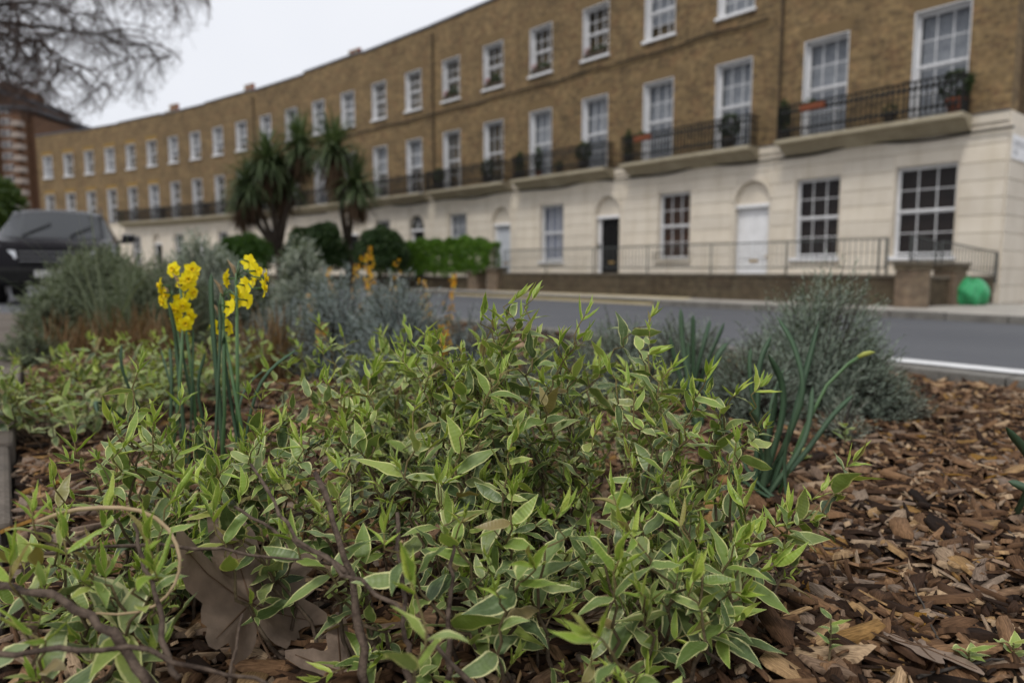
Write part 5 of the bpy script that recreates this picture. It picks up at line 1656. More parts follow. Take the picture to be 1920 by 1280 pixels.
def feather_bush(name, c, r, h, n, mat, seed, label, needle=0.018, cat='bush', group=None, sprig=0.09, up=0.5, nw=0.09, per=14, lobes=0.25):
    """c ground point; sprigs grow outward and upward from the crown of a domed bush"""
    rg = np.random.RandomState(seed)
    e = empty(name, c)
    d = rg.normal(size=(n, 3)); d[:, 2] = np.abs(d[:, 2]); d /= np.linalg.norm(d, axis=1)[:, None]
    lump = 1 + lobes * blob_noise(d * 1.2, seed)
    rad = np.where(rg.uniform(0, 1, n) < 0.72, rg.uniform(0.78, 1.0, n), rg.uniform(0.3, 0.78, n)) * lump
    P0 = d * rad[:, None] * np.array([r[0], r[1], h]) * 0.86
    D = d * np.array([1, 1, 0.7]) + np.array([0, 0, up]) + rg.normal(size=(n, 3)) * 0.22; D /= np.linalg.norm(D, axis=1)[:, None]
    L = sprig * rg.uniform(0.6, 1.3, n)
    P = []; A = []
    t = (np.arange(per) + 0.5) / per
    base = P0[:, None, :] + D[:, None, :] * (L[:, None] * t[None])[:, :, None]
    rnd = rg.normal(size=(n, per, 3)); out = rnd - D[:, None, :] * np.sum(rnd * D[:, None, :], 2)[:, :, None]
    out /= np.linalg.norm(out, axis=2)[:, :, None]
    nd = out * 0.75 + D[:, None, :] * (0.45 + 0.5 * t[None, :, None])
    nl = needle * (1.05 - 0.45 * t)[None, :, None] * rg.uniform(0.7, 1.3, (n, per, 1))
    side = np.cross(nd, D[:, None, :] + 0.01); side /= np.linalg.norm(side, axis=2)[:, :, None] + 1e-9
    a = base; b = base + nd * nl; m1 = base + nd * nl * 0.5 - side * nl * nw; m2 = base + nd * nl * 0.5 + side * nl * nw
    V = np.stack([a, m1, b, m2], 2).reshape(-1, 3); F = np.arange(len(V)).reshape(-1, 4)
    link('foliage', np_mesh('foliage', V, F, MAT[mat]), e)
    sb = MB(); k = min(n, 260)
    for i in rg.choice(n, k, replace=False):
        q = P0[i] + D[i] * L[i]
        sb.tube([(P0[i][0] * 0.12, P0[i][1] * 0.12, -0.02), tuple(P0[i] * np.array([0.62, 0.62, 0.5])), tuple(P0[i]), tuple(q)], [0.004, 0.003, 0.0018, 0.0008], 4, False)
    sb.build('stems', MAT['grey_twig'], e)
    return tag(e, label, cat, group)
def bedp(px, d):
    p = pix(px, 640, d); return (p.x, p.y, bed_h(p.x, p.y))
G = 'feathery grey bushes in the bed'
feather_bush('lavender_bush', bedp(1520, 2.38), (0.22, 0.22), 0.43, 1400, 'lavender_leaf', 61, 'large grey green lavender bush behind the tall daffodil leaves', 0.026, group=G, sprig=0.12, up=0.9, lobes=0.5)
feather_bush('lavender_bush', bedp(1420, 2.2), (0.13, 0.14), 0.26, 420, 'lavender_leaf', 62, 'low side of the lavender beside the drooping daffodil leaves', 0.024, group=G)
feather_bush('lavender_bush', bedp(1612, 2.3), (0.12, 0.13), 0.24, 420, 'lavender_leaf', 63, 'small grey green lavender bush on the road side of the big one', 0.024, group=G)
feather_bush('lavender_bush', bedp(1690, 2.28), (0.07, 0.08), 0.14, 130, 'silver_leaf', 64, 'tiny silvery lavender tuft out on the bark chips', 0.02, group=G, sprig=0.06)
feather_bush('lavender_bush', bedp(1590, 1.92), (0.05, 0.05), 0.10, 60, 'silver_leaf', 65, 'silvery seedling sprig on the chips before the big lavender', 0.02, group=G, sprig=0.06)
feather_bush('cotton_lavender', bedp(1170, 2.75), (0.22, 0.2), 0.31, 800, 'lavender_leaf', 66, 'low grey green cotton lavender before the road, nearer the tall shoots', 0.022, group=G, sprig=0.075)
feather_bush('cotton_lavender', bedp(1290, 2.7), (0.2, 0.2), 0.30, 700, 'lavender_leaf', 67, 'low grey green cotton lavender around the upright daffodil leaves', 0.022, group=G, sprig=0.075)
feather_bush('cotton_lavender', bedp(1040, 2.5), (0.16, 0.16), 0.24, 380, 'lavender_leaf', 68, 'low grey foliage showing between the tallest cream edged shoots', 0.022, group=G)
feather_bush('cotton_lavender', bedp(640, 3.1), (0.2, 0.22), 0.46, 900, 'blue_grey_leaf', 69, 'blue grey bush just behind the daffodil flowers', 0.03, group=G, sprig=0.11)
feather_bush('cotton_lavender', bedp(745, 2.9), (0.2, 0.2), 0.46, 900, 'blue_grey_leaf', 70, 'blue grey bush among the orange flower spikes', 0.03, group=G, sprig=0.11)
feather_bush('cotton_lavender', bedp(880, 3.0), (0.18, 0.18), 0.28, 420, 'blue_grey_leaf', 71, 'low blue grey bush before the road kerb in the middle', 0.026, group=G, sprig=0.09)
feather_bush('cotton_lavender', bedp(540, 3.4), (0.22, 0.22), 0.33, 600, 'blue_grey_leaf', 72, 'low blue grey bush beside the dry brown grass', 0.028, group=G, sprig=0.1)
feather_bush('silver_bush', bedp(570, 4.7), (0.16, 0.16), 0.66, 800, 'silver_leaf', 73, 'upright pale silver bush before the dark round bush', 0.045, group=G, sprig=0.12, nw=0.2)
feather_bush('sage_bush', bedp(195, 5.0), (0.44, 0.4), 0.70, 1700, 'sage_leaf', 74, 'large olive grey bush hiding the side of the car', 0.045, group=G, sprig=0.14, nw=0.13)
feather_bush('sage_bush', bedp(300, 4.6), (0.30, 0.3), 0.54, 900, 'sage_leaf', 75, 'olive grey bush above the dry brown grass', 0.045, group=G, sprig=0.16, nw=0.11)
feather_bush('silver_bush', bedp(385, 5.2), (0.34, 0.3), 0.72, 1200, 'silver_leaf', 76, 'wide silver green bush behind the daffodil flowers', 0.045, group=G, sprig=0.13, nw=0.16)
feather_bush('silver_bush', bedp(470, 5.4), (0.2, 0.2), 0.50, 500, 'sage_leaf', 77, 'dull green bush between the silver bushes', 0.045, group=G, sprig=0.12, nw=0.16)
feather_bush('silver_bush', bedp(100, 4.4), (0.16, 0.16), 0.34, 300, 'sage_leaf', 78, 'small dark grey plant beside the end of the stone edging', 0.04, group=G, sprig=0.11, nw=0.16)
feather_bush('silver_bush', bedp(55, 3.5), (0.12, 0.12), 0.16, 140, 'sage_leaf', 79, 'tiny dark plant touching the stone edging', 0.03, group=G, sprig=0.08, nw=0.16)

# dry grass tufts
def tuft(c, r, h, n, mat, seed, label, w=0.0028, cat='grass'):
    rg = random.Random(seed); e = empty('grass_tuft', c); g = MB()
    for i in range(n):
        a = rg.uniform(0, 6.28); q = math.sqrt(rg.random()) * r
        blade(g, (q * math.cos(a), q * math.sin(a), -0.01), (rg.gauss(0.1, 0.42), rg.gauss(0, 0.42), 1), h * rg.uniform(0.5, 1.1), w, rg.uniform(0.0, 0.5), 4)
    o = g.build('blades', MAT[mat], e); o['kind'] = 'stuff'
    tag(e, label, cat, 'dry grass tufts in the bed')
tuft(bedp(185, 4.2), 0.30, 0.30, 240, 'dry_grass', 81, 'wide tuft of dry brown stalks below the large olive bush')
tuft(bedp(275, 4.0), 0.24, 0.30, 200, 'dry_grass', 82, 'tuft of dry brown stalks just before the first daffodil flowers')
tuft(bedp(520, 3.1), 0.14, 0.36, 240, 'dry_grass', 83, 'narrow tuft of rusty stalks beside the second daffodil flowers')
tuft(bedp(235, 4.3), 0.16, 0.85, 46, 'sage_leaf', 84, 'thin green grass blades rising before the olive bush', 0.005)

# orange and yellow flowering stems
leafmat('orange_petal', (0.60, 0.24, 0.01), (0.62, 0.34, 0.01), (0.68, 0.46, 0.02), 0.5, 0.2, 0.2, (1.2, 1.1, 0.8))
def wallflower(px, py, d, n, seed, label):
    rg = random.Random(seed); c = bedp(px, d); e = empty('orange_flower', c); O = Vector(c)
    st = MB(); fl = MB(); lf = MB()
    for i in range(n):
        tip = pix(px + rg.gauss(0, 26), py + rg.uniform(-12, 55), d + rg.gauss(0, 0.1)) - O
        st.tube([(rg.gauss(0, 0.02), rg.gauss(0, 0.02), -0.01), (tip.x * 0.4, tip.y * 0.4, tip.z * 0.5), tip], [0.003, 0.0025, 0.0015], 5)
        for k in range(20):
            f = rg.uniform(0.68, 1.0); a = rg.uniform(0, 6.28); s = rg.uniform(0.006, 0.012)
            p = tip * f + Vector((math.cos(a) * 0.018, math.sin(a) * 0.018, rg.gauss(0, 0.01)))
            u = Vector((math.cos(a), math.sin(a), 0.3)).normalized(); v = u.orthogonal().normalized(); w = u.cross(v)
            for q in range(4):
                b = q * math.pi / 2; x = v * math.cos(b) + w * math.sin(b); y = -v * math.sin(b) + w * math.cos(b)
                fl.add([p, p + x * s + y * s * 0.4, p + x * s * 1.35 + u * s * 0.2, p + x * s - y * s * 0.4], [(0, 1, 2, 3)])
        for k in range(14):
            f = rg.uniform(0.2, 0.75); a = rg.uniform(0, 6.28)
            blade(lf, tip * f, (math.cos(a), math.sin(a), 0.6), rg.uniform(0.03, 0.06), 0.004, 0.6, 3)
    st.build('stems', MAT['grey_twig'], e); fl.build('flowers', MAT['orange_petal'], e)['kind'] = 'stuff'; lf.build('foliage', MAT['sage_leaf'], e)
    tag(e, label, 'flower', 'orange flowers in the bed')
wallflower(656, 462, 3.6, 2, 91, 'thin orange flower spike before the slender palm trunk')
wallflower(718, 470, 3.4, 4, 92, 'tallest orange yellow flower spikes before the bright hedge')
wallflower(700, 530, 3.2, 4, 93, 'orange flowers low among the blue grey bushes')
wallflower(805, 520, 3.3, 4, 94, 'orange flowers at the road side of the blue grey bushes')
wallflower(600, 560, 3.0, 3, 95, 'yellow orange flowers just behind the second daffodil cluster')
wallflower(868, 603, 2.3, 1, 96, 'small yellow flower low before the road in the middle')

# ------------------------------------------------------------------ daffodils
def petalmat():
    m = NT('daffodil_petal'); uv = m.coord('UV')
    r = m.rnd()
    col = m.ramp(r, [(0.0, (0.84, 0.67, 0.007)), (1.0, (0.88, 0.77, 0.018))])
    m.base(col, 0.5, 0.25); m.translucent(m.mix(1.0, col, (1.1, 1.05, 0.6), 'MULTIPLY'), 0.3)
petalmat()
noisy('daffodil_cup', (0.78, 0.54, 0.004), (0.82, 0.60, 0.006), 60, 0.5, 0.25)
noisy('daffodil_stem', (0.055, 0.12, 0.045), (0.09, 0.16, 0.06), 30, 0.45, 0.35)
noisy('spathe', (0.22, 0.16, 0.09), (0.30, 0.22, 0.13), 30, 0.8, 0.2)
noisy('bud', (0.20, 0.25, 0.05), (0.30, 0.32, 0.07), 30, 0.5, 0.3)
def petal_mesh(k):
    rg = np.random.RandomState(600 + k); V = []; n = 5
    for i in range(n + 1):
        t = i / n; w = 0.42 * math.sin(math.pi * min(1, 0.12 + 0.86 * t) ** 0.85) ** 0.8 * (1 if t < 1 else 0.15)
        for s in (-1, 0, 1):
            V.append((s * w, 0.12 + t * 0.88, 0.10 * t - 0.22 * t * t * rg.uniform(0.6, 1.4) + 0.09 * abs(s) + rg.normal(0, 0.015)))
    F = [(i * 3 + j, i * 3 + j + 1, i * 3 + 4 + j, i * 3 + 3 + j) for i in range(n) for j in range(2)]
    return np_mesh('petal', V, F, MAT['daffodil_petal'], np.array([(v[0], v[1]) for v in V]), None, True)
PETALS = [petal_mesh(i) for i in range(4)]
def cup_mesh():
    b = MB(); prof = [(0.10, -0.02), (0.19, 0.05), (0.24, 0.2), (0.30, 0.33), (0.27, 0.32), (0.2, 0.18), (0.08, 0.03)]; seg = 16; vs = []
    for i, (r, z) in enumerate(prof):
        for k in range(seg):
            a = 2 * math.pi * k / seg; q = 1 + (0.10 * math.sin(6 * a) if i in (3, 4) else 0); vs.append((r * q * math.cos(a), r * q * math.sin(a), z))
    b.add(vs, [(i * seg + k, i * seg + (k + 1) % seg, (i + 1) * seg + (k + 1) % seg, (i + 1) * seg + k) for i in range(len(prof) - 1) for k in range(seg)])
    return b.mesh('corona', MAT['daffodil_cup'], True)
CUP = cup_mesh()
def daffodil_leaf(root, O, pts, w, mat='green_blade'):
    """strap leaf through world points"""
    P = [Vector(p) - O for p in pts]; n = 12; out = []
    for i in range(n + 1):
        t = i / n * (len(P) - 1); k = min(int(t), len(P) - 2); f = t - k
        p0 = P[max(k - 1, 0)]; p1 = P[k]; p2 = P[k + 1]; p3 = P[min(k + 2, len(P) - 1)]
        out.append(0.5 * ((2 * p1) + (p2 - p0) * f + (2 * p0 - 5 * p1 + 4 * p2 - p3) * f * f + (3 * p1 - p0 - 3 * p2 + p3) * f ** 3))
    side0 = Vector((random.uniform(0.6, 1), random.uniform(-0.6, 0.6), 0)).normalized(); vs = []
    for i, p in enumerate(out):
        T = (out[min(i + 1, n)] - out[max(i - 1, 0)]).normalized(); s = (side0 - T * side0.dot(T)).normalized(); nn = s.cross(T)
        t = i / n; ww = 0.78 * w * (1 - max(0, (t - 0.82) / 0.18) ** 1.8 * 0.93)
        vs += [p - s * ww + nn * ww * 0.35, p - nn * ww * 0.12, p + s * ww + nn * ww * 0.35, p + nn * ww * 0.28]
    fs = []
    for i in range(n):
        a = i * 4
        for q in range(4): fs.append((a + q, a + (q + 1) % 4, a + 4 + (q + 1) % 4, a + 4 + q))
    b = MB(); b.add(vs, fs); return b.build('leaf_blade', MAT[mat], root, smooth=True)
def flower(root, O, at, face, size, rg):
    z = Vector(face).normalized(); x = z.orthogonal().normalized(); a = rg.uniform(0, 6.28); y = z.cross(x); x, y = x * math.cos(a) + y * math.sin(a), y * math.cos(a) - x * math.sin(a)
    M = Matrix(((x.x * size, y.x * size, z.x * size, at.x - O.x), (x.y * size, y.y * size, z.y * size, at.y - O.y), (x.z * size, y.z * size, z.z * size, at.z - O.z), (0, 0, 0, 1)))
    o = bpy.data.objects.new('flower', CUP); C.objects.link(o); o.parent = root; o.matrix_local = M
    for k in range(6):
        p = bpy.data.objects.new('petal', PETALS[rg.randrange(4)]); C.objects.link(p); p.parent = o
        p.matrix_local = Matrix.Translation((0, 0, 0.008 * (k % 2))) @ Matrix.Rotation(k * math.pi / 3 + rg.gauss(0, 0.06), 4, 'Z') @ Matrix.Rotation(rg.gauss(-0.05, 0.14), 4, 'X')
    return o
def daffodil(base_px, d, umbels, leaves, label, seed, fsize=0.0185):
    """umbels: (stem tip px, flowers [(px, face)...])"""
    rg = random.Random(seed); random.seed(seed)
    c = Vector(bedp(base_px, d)); e = empty('daffodil_clump', c)
    for (ux, uy, du), fl in umbels:
        top = pix(ux, uy, d + du)
        foot = c + Vector((rg.gauss(0, 0.02), rg.gauss(0, 0.02), -0.01))
        b = MB(); b.tube([foot - c, foot.lerp(top, 0.5) - c + Vector((0.006, 0, 0)), top - c], [0.0042, 0.0038, 0.003], 7); b.build('flower_stem', MAT['daffodil_stem'], e, smooth=True)
        b = MB(); b.tube([top - c, top - c + Vector((-0.006, 0, 0.02)), top - c + Vector((-0.016, 0, 0.034))], [0.003, 0.004, 0.0008], 5); b.build('spathe', MAT['spathe'], e)
        for fx, fy, face in fl:
            at = pix(fx, fy, d + du + rg.gauss(0, 0.02)); f = Vector(face) + Vector((rg.gauss(0, 0.15), rg.gauss(0, 0.15), rg.gauss(0, 0.15))); f.normalize()
            flower(e, c, at, f, fsize * rg.uniform(0.92, 1.12), rg)
            back = at - f * 0.022
            b = MB(); mid = top.lerp(back, 0.5) + Vector((0, 0, 0.014))
            b.tube([top - c, mid - c, back - c, at - f * 0.002 - c], [0.0013, 0.0013, 0.0016, 0.0022], 6); b.build('flower_stalk', MAT['daffodil_stem'], e, smooth=True)
    for lv in leaves:
        w = lv[0]; pts = [c + Vector((rg.gauss(0, 0.025), rg.gauss(0, 0.025), -0.01))] + [pix(x, y, d + dd) for x, y, dd in lv[1:]]
        daffodil_leaf(e, c, pts, w)
    return tag(e, label, 'daffodils', 'daffodil clumps in the bed')
away, side, toward = (0.5, 0.8, -0.05), (0.95, 0.25, -0.1), (0.2, -0.95, 0.0)
daffodil(425, 1.34, [((443, 520, 0), [(466, 491, (0.25, 0.9, 0.25)), (497, 522, side), (495, 540, (0.9, 0.4, -0.2)), (474, 523, away), (458, 535, away), (426, 522, (-0.8, 0.3, 0)), (480, 508, (0.6, 0.7, 0.1))]),
                    ((418, 556, 0.02), [(464, 563, (0.5, 0.8, -0.1)), (430, 576, (0.3, 0.9, -0.1)), (452, 548, away), (446, 560, (0.2, 0.9, 0.2))]),
                    ((415, 600, 0.02), [(428, 612, (0.6, 0.7, -0.1)), (408, 614, (-0.7, 0.5, 0))])],
         [(0.0062, (400, 620, 0.0), (396, 512, 0.01)), (0.004, (412, 640, 0.0), (408, 560, 0.02)), (0.0045, (424, 700, 0.02), (420, 628, 0.0)), (0.005, (480, 740, -0.08), (556, 655, -0.1)), (0.005, (450, 760, 0.05), (500, 690, 0.1))],
         'daffodil clump with the sharper yellow flowers beside a tall dark leaf', 71)
daffodil(340, 1.62, [((338, 540, 0), [(325, 505, (-0.2, -0.9, 0.2)), (360, 506, (0.5, -0.8, 0.2)), (354, 524, toward), (346, 530, (0.4, -0.8, -0.1))]),
                    ((318, 560, 0.03), [(300, 535, (-0.9, -0.2, 0.1)), (311, 553, (-0.4, -0.8, -0.1)), (305, 548, (-0.8, -0.5, 0)), (306, 566, (-0.5, -0.7, -0.3))]),
                    ((344, 590, 0.0), [(340, 562, toward), (343, 573, (0.2, -0.9, -0.2)), (361, 548, (0.9, -0.2, 0)), (336, 598, toward), (352, 592, (0.5, -0.8, -0.1)), (330, 580, (-0.3, -0.9, 0)), (343, 617, (0.1, -0.8, -0.4)), (348, 606, (0.3, -0.9, -0.1))])],
         [(0.0065, (334, 680, 0.0), (328, 620, -0.02), (316, 566, -0.04)), (0.0045, (346, 680, 0.0), (344, 600, 0.0)), (0.004, (362, 690, 0.0), (362, 610, 0.01)), (0.005, (322, 720, 0.0), (318, 650, 0.02)), (0.005, (372, 740, 0.0), (385, 660, 0.02)), (0.0055, (240, 720, -0.1), (228, 645, -0.1)), (0.006, (200, 760, -0.15), (182, 772, -0.2)), (0.0045, (330, 760, 0), (300, 650, 0.05))],
         'daffodil clump with the softer yellow flowers nearer the car', 72, 0.0195)
daffodil(1446, 1.42, [], [(0.0075, (1500, 760, 0.0), (1492, 660, 0.02), (1457, 594, 0.05)), (0.0085, (1462, 800, 0.0), (1466, 720, 0.0), (1440, 664, -0.02)), (0.0075, (1420, 760, 0.02), (1425, 680, 0.04), (1446, 630, 0.06)),
                         (0.009, (1440, 860, -0.03), (1425, 800, -0.06), (1405, 765, -0.08)), (0.006, (1408, 720, 0.04), (1408, 652, 0.05)), (0.008, (1478, 820, 0.02), (1500, 740, 0.05), (1536, 600, 0.1)), (0.006, (1450, 780, 0.02), (1452, 724, 0.02)),
                         (0.007, (1500, 860, 0.06), (1560, 780, 0.1), (1600, 740, 0.12)), (0.007, (1400, 880, 0.0), (1382, 800, 0.0)), (0.007, (1505, 830, 0.0), (1524, 724, 0.03)), (0.006, (1470, 870, -0.02), (1480, 790, -0.03)), (0.0075, (1432, 870, 0.0), (1445, 760, 0.0), (1470, 690, 0.03)), (0.006, (1390, 900, -0.03), (1345, 850, -0.06))],
         'leafy daffodil clump without flowers, its leaves over the lavender', 73)
def bud_stem():
    e = [o for o in bpy.data.objects if o.get('label', '').startswith('leafy daffodil clump without')][0]; c = Vector(e.location)
    pts = [c + Vector((0.02, 0, -0.01)), pix(1510, 800, 1.44), pix(1550, 722, 1.46), pix(1590, 682, 1.47), pix(1612, 668, 1.47)]
    b = MB(); b.tube([p - c for p in pts], [0.0042, 0.004, 0.0036, 0.0035, 0.004], 7); o = b.build('flower_stem', MAT['daffodil_stem'], e, smooth=True)
    b = MB(); q = [pix(1608, 670, 1.47), pix(1620, 664, 1.47), pix(1632, 661, 1.47), pix(1641, 660, 1.47)]
    b.tube([p - c for p in q], [0.004, 0.0058, 0.005, 0.001], 8); b.build('flower_bud', MAT['bud'], e, smooth=True)
bud_stem()
daffodil(1300, 2.05, [], [(0.010, (1282, 660, 0), (1276, 578, 0)), (0.009, (1300, 650, 0), (1300, 590, 0)), (0.010, (1325, 680, 0), (1358, 604, 0.05)), (0.010, (1335, 690, 0), (1364, 642, 0.02)), (0.008, (1315, 660, 0), (1332, 600, 0.06)), (0.008, (1270, 690, 0), (1256, 630, 0)), (0.007, (1290, 700, 0), (1290, 640, 0))],
         'upright dark daffodil leaves standing in the cotton lavender', 74)
daffodil(1950, 1.3, [], [(0.009, (1935, 880, -0.1), (1886, 800, -0.15)), (0.009, (1940, 930, -0.2), (1890, 902, -0.25)), (0.008, (1960, 860, 0), (1990, 700, 0))], 'daffodil leaf tips poking in at the picture edge over the chips', 75)

# ------------------------------------------------------------------ seedlings, fallen leaves, twigs
def seedling(px, py, n, size, label, seed, hgt=0.05):
    rg = random.Random(seed); p = pixz(px, py, BED + 0.01); e = empty('seedling', (p.x, p.y, bed_h(p.x, p.y)))
    b = MB(); b.tube([(0, 0, -0.01), (0.004, 0.002, hgt * 0.5), (0.002, 0, hgt)], [0.0016, 0.0013, 0.001], 5); b.build('stem', MAT['shrub_stem2'], e)
    for i in range(n):
        f = 0.4 + 0.6 * (i + 1) / n; a = i * 2.4; d = Vector((math.cos(a), math.sin(a), 0.45)).normalized(); z = Vector((0, 0, 1)) - d * d.z; z.normalize(); x = d.cross(z); L = size * rg.uniform(0.8, 1.2)
        o = bpy.data.objects.new('leaf', LEAF_ME[rg.choice([5, 6, 8, 9])]); C.objects.link(o); o.parent = e
        o.matrix_local = Matrix(((x.x * L * 1.3, d.x * L, z.x * L, 0.002), (x.y * L * 1.3, d.y * L, z.y * L, 0), (x.z * L * 1.3, d.z * L, z.z * L, hgt * f), (0, 0, 0, 1)))
    tag(e, label, 'seedling', 'seedlings in the bark chips')
noisy('shrub_stem2', (0.12, 0.09, 0.05), (0.16, 0.13, 0.07), 30, 0.7, 0.2)
seedling(1550, 1262, 7, 0.022, 'small upright green seedling low in the bark chips', 1, 0.075)
seedling(1812, 1250, 6, 0.026, 'small pale rosette seedling beside the grey fallen leaf', 2, 0.03)
seedling(1895, 1235, 6, 0.026, 'small pale rosette seedling at the near corner edge', 3, 0.035)
seedling(1580, 860, 8, 0.035, 'bright green seedling at the foot of the big lavender', 4, 0.08)
seedling(1500, 880, 6, 0.03, 'low green seedling behind the budding daffodil stem', 5, 0.05)
seedling(1190, 720, 7, 0.06, 'fresh green shoot beside a cut brown stem before the cotton lavender', 6, 0.16)

def platan():
    m = NT('dead_leaf'); uv = m.coord('UV'); r = m.rnd()
    col = m.ramp(r, [(0.0, (0.21, 0.155, 0.115)), (0.5, (0.25, 0.185, 0.14)), (0.8, (0.29, 0.21, 0.15)), (1.0, (0.33, 0.22, 0.14))])
    col = m.mix(1.0, col, m.ramp(m.noise(uv, 6, 5), [(0.3, (0.75,) * 3), (0.7, (1.2,) * 3)]), 'MULTIPLY')
    m.base(col, 0.7, 0.2); m.bump(m.noise(uv, 25, 4), 0.35, 0.003)
    m.translucent(m.mix(1.0, col, (1.2, 1.0, 0.8), 'MULTIPLY'), 0.15)
platan()
noisy('leaf_vein', (0.10, 0.06, 0.035), (0.13, 0.08, 0.05), 30, 0.8, 0.2)
def dead_leaf(loc, size, rot, label, seed, curl=0.35):
    rg = np.random.RandomState(seed); NA, NR = 60, 6
    e = empty('fallen_leaf', loc); e.rotation_euler = rot
    V = [(0, 0, 0)]; tips = [0.0, 1.05, -1.05, 2.05, -2.05]; UV = [(0, 0)]
    def outline(a):
        r = 0.50
        for t, l in zip(tips, (1.0, 0.92, 0.92, 0.6, 0.6)):
            dlt = abs((a - t + math.pi) % (2 * math.pi) - math.pi)
            r = max(r, l * max(0, 1 - (dlt / 0.62) ** 1.15) * 0.95 + 0.12)
        if abs(abs(a) - math.pi) < 0.35: r *= 0.45 + 0.55 * (math.pi - abs(a) + 0.0) / 0.35 if math.pi - abs(a) < 0.35 else 1
        return r
    ph = rg.uniform(0, 6, 4)
    for i in range(NR):
        f = (i + 1) / NR
        for k in range(NA):
            a = -math.pi + 2 * math.pi * k / NA; r = outline(a) * f * (1 + (0.07 * math.sin(15 * a + ph[0]) + 0.03 * math.sin(31 * a) if i == NR - 1 else 0))
            x, y = r * math.sin(a), r * math.cos(a)
            z = curl * (0.35 * r * r * math.sin(2 * a + ph[1]) + 0.16 * r * math.sin(5 * a + ph[2]) + 0.25 * r * r)
            V.append((x * size, y * size, z * size)); UV.append((x, y))
    b = MB(); b.v = V
    for k in range(NA): b.f.append((0, 1 + k, 1 + (k + 1) % NA))
    for i in range(NR - 1):
        for k in range(NA):
            a, c = 1 + i * NA + k, 1 + i * NA + (k + 1) % NA; b.f.append((a, a + NA, c + NA, c))
    me = b.mesh('blade', MAT['dead_leaf'], True); l = me.uv_layers.new(name='UVMap')
    for lp in me.loops: l.data[lp.index].uv = UV[lp.vertex_index]
    link('blade', me, e)
    b = MB(); b.tube([(0, 0, 0.002), (0, -0.3 * size, -0.01 * size), (0.08 * size, -0.75 * size, 0.02 * size)], [0.0018, 0.0016, 0.0018], 5)
    for t in tips:
        pts = []
        for f in (0.0, 0.3, 0.6, 0.9):
            k = int(round((t + math.pi) / (2 * math.pi) * NA)) % NA; i = max(0, int(f * NR) - 1); v = V[1 + i * NA + k] if f else (0, 0, 0); pts.append((v[0], v[1], v[2] + 0.0006))
        b.tube(pts, [0.0013, 0.0011, 0.0008, 0.0004], 4)
    b.build('veins', MAT['leaf_vein'], e)
    tag(e, label, 'fallen leaf', 'fallen tree leaves on the bed')
def on_bed(px, py, dz=0.012):
    p = pixz(px, py, BED + 0.015); return (p.x, p.y, bed_h(p.x, p.y) + dz)
q = pix(470, 1130, 0.84); dead_leaf((q.x, q.y, q.z), 0.15, (R(48), R(14), R(55)), 'large brown lobed leaf propped under the near shrub stems', 1, 0.75)
dead_leaf(on_bed(1725, 1225, 0.02), 0.075, (R(12), R(-6), R(160)), 'grey brown torn leaf lying on the chips in the near corner', 2, 0.25)
dead_leaf(on_bed(135, 800, 0.03), 0.075, (R(30), R(10), R(70)), 'tan curled leaf on the chips beside the stone edging', 3, 0.7)
dead_leaf(on_bed(640, 1268, 0.02), 0.07, (R(40), R(-10), R(10)), 'brown leaf at the very front under the woody stem', 4, 0.4)
dead_leaf(on_bed(1100, 1160, 0.03), 0.09, (R(24), R(6), R(200)), 'shaded brown leaf under the middle shrub', 5, 0.4)
dead_leaf(on_bed(1210, 1180, 0.02), 0.07, (R(18), R(-12), R(100)), 'brown leaf half under the shrub beside the chips', 6, 0.5)
dead_leaf(on_bed(1560, 800, 0.03), 0.06, (R(25), R(12), R(40)), 'small rusty leaf caught under the big lavender', 7, 0.6)
dead_leaf(on_bed(250, 1180, 0.02), 0.06, (R(25), R(-12), R(300)), 'dim brown leaf under the near corner shrub', 8, 0.5)
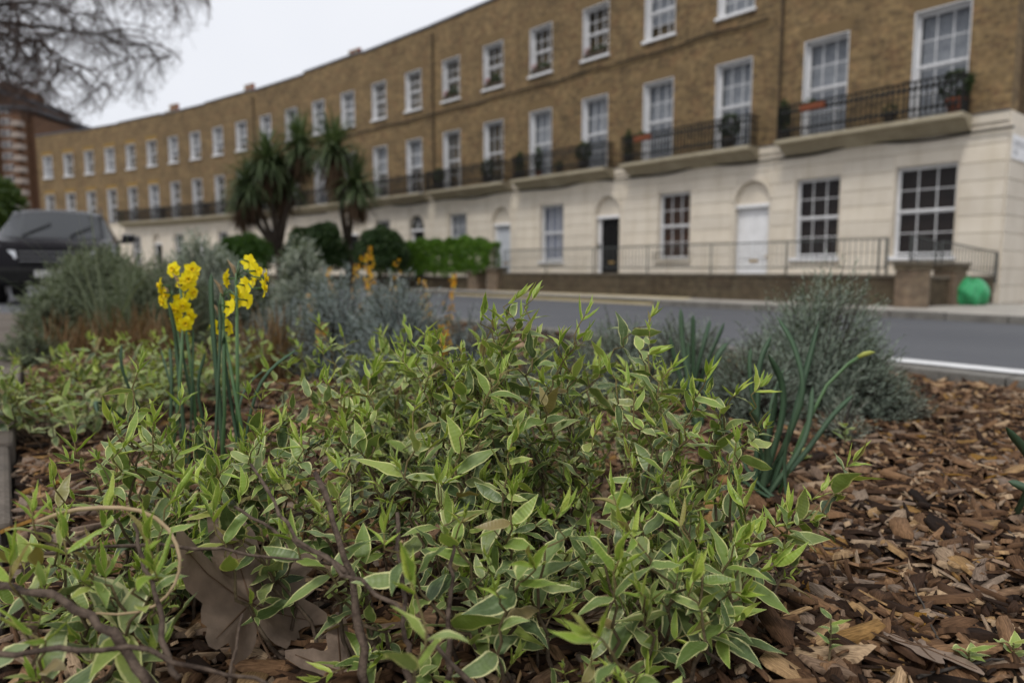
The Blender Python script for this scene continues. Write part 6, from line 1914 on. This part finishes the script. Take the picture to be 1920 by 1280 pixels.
def stick(pts, r, label, mat='grey_twig', name='twig', cat='twig', group='loose twigs on the chips', jit=0.0008):
    b = MB(); P = [Vector(p) for p in pts]; O = P[0]; out = []
    for i in range(len(P) - 1):
        for k in range(5): out.append(P[i].lerp(P[i + 1], k / 5) - O + Vector((random.gauss(0, jit), random.gauss(0, jit), random.gauss(0, jit))))
    out.append(P[-1] - O); n = len(out)
    b.tube(out, [r * (1 - 0.6 * i / n) for i in range(n)], 6)
    o = b.build(name, MAT[mat], None, True); o.location = O
    tag(o, label, cat, group)
random.seed(4)
def ob(px, py, dz=0.015):
    p = on_bed(px, py, dz); return Vector(p)
stick([ob(1930, 1040), ob(1850, 965), ob(1755, 908, 0.03)], 0.0022, 'long thin dark twig at the edge of the chips')
stick([ob(1580, 1030), ob(1480, 1018), ob(1400, 1040)], 0.0025, 'reddish twig lying across the chips beside the shrub')
stick([ob(1770, 1230), ob(1735, 1150, 0.02), ob(1712, 1110, 0.03)], 0.002, 'bent twig over the grey brown leaf')
stick([ob(1720, 1275), ob(1830, 1245), ob(1900, 1228)], 0.0025, 'dark twig running to the corner seedling')
stick([ob(1400, 1270), ob(1300, 1200), ob(1240, 1130)], 0.0025, 'brown twig along the chips under the trailing shrub')
noisy('straw', (0.30, 0.22, 0.12), (0.40, 0.30, 0.18), 40, 0.7, 0.2)
lp = [(70, 978, 0.70), (130, 957, 0.70), (200, 951, 0.70), (262, 957, 0.70), (310, 985, 0.69), (334, 1030, 0.68), (336, 1070, 0.67), (318, 1110, 0.66), (280, 1140, 0.65), (220, 1151, 0.65), (150, 1146, 0.66)]
lq = [pix(*q) for q in lp]; lo = []
for i in range(len(lq) - 1):
    for k in range(5):
        f = k / 5; p0, p1, p2, p3 = lq[max(i - 1, 0)], lq[i], lq[i + 1], lq[min(i + 2, len(lq) - 1)]
        lo.append(0.5 * ((2 * p1) + (p2 - p0) * f + (2 * p0 - 5 * p1 + 4 * p2 - p3) * f * f + (3 * p1 - p0 - 3 * p2 + p3) * f ** 3))
stick(lo[::3] + [lq[-1]], 0.0026, 'pale dry stalk curled in a loop before the near shrub', 'straw', 'dry_stalk', 'stalk', None, 0.0)

finish_plants()
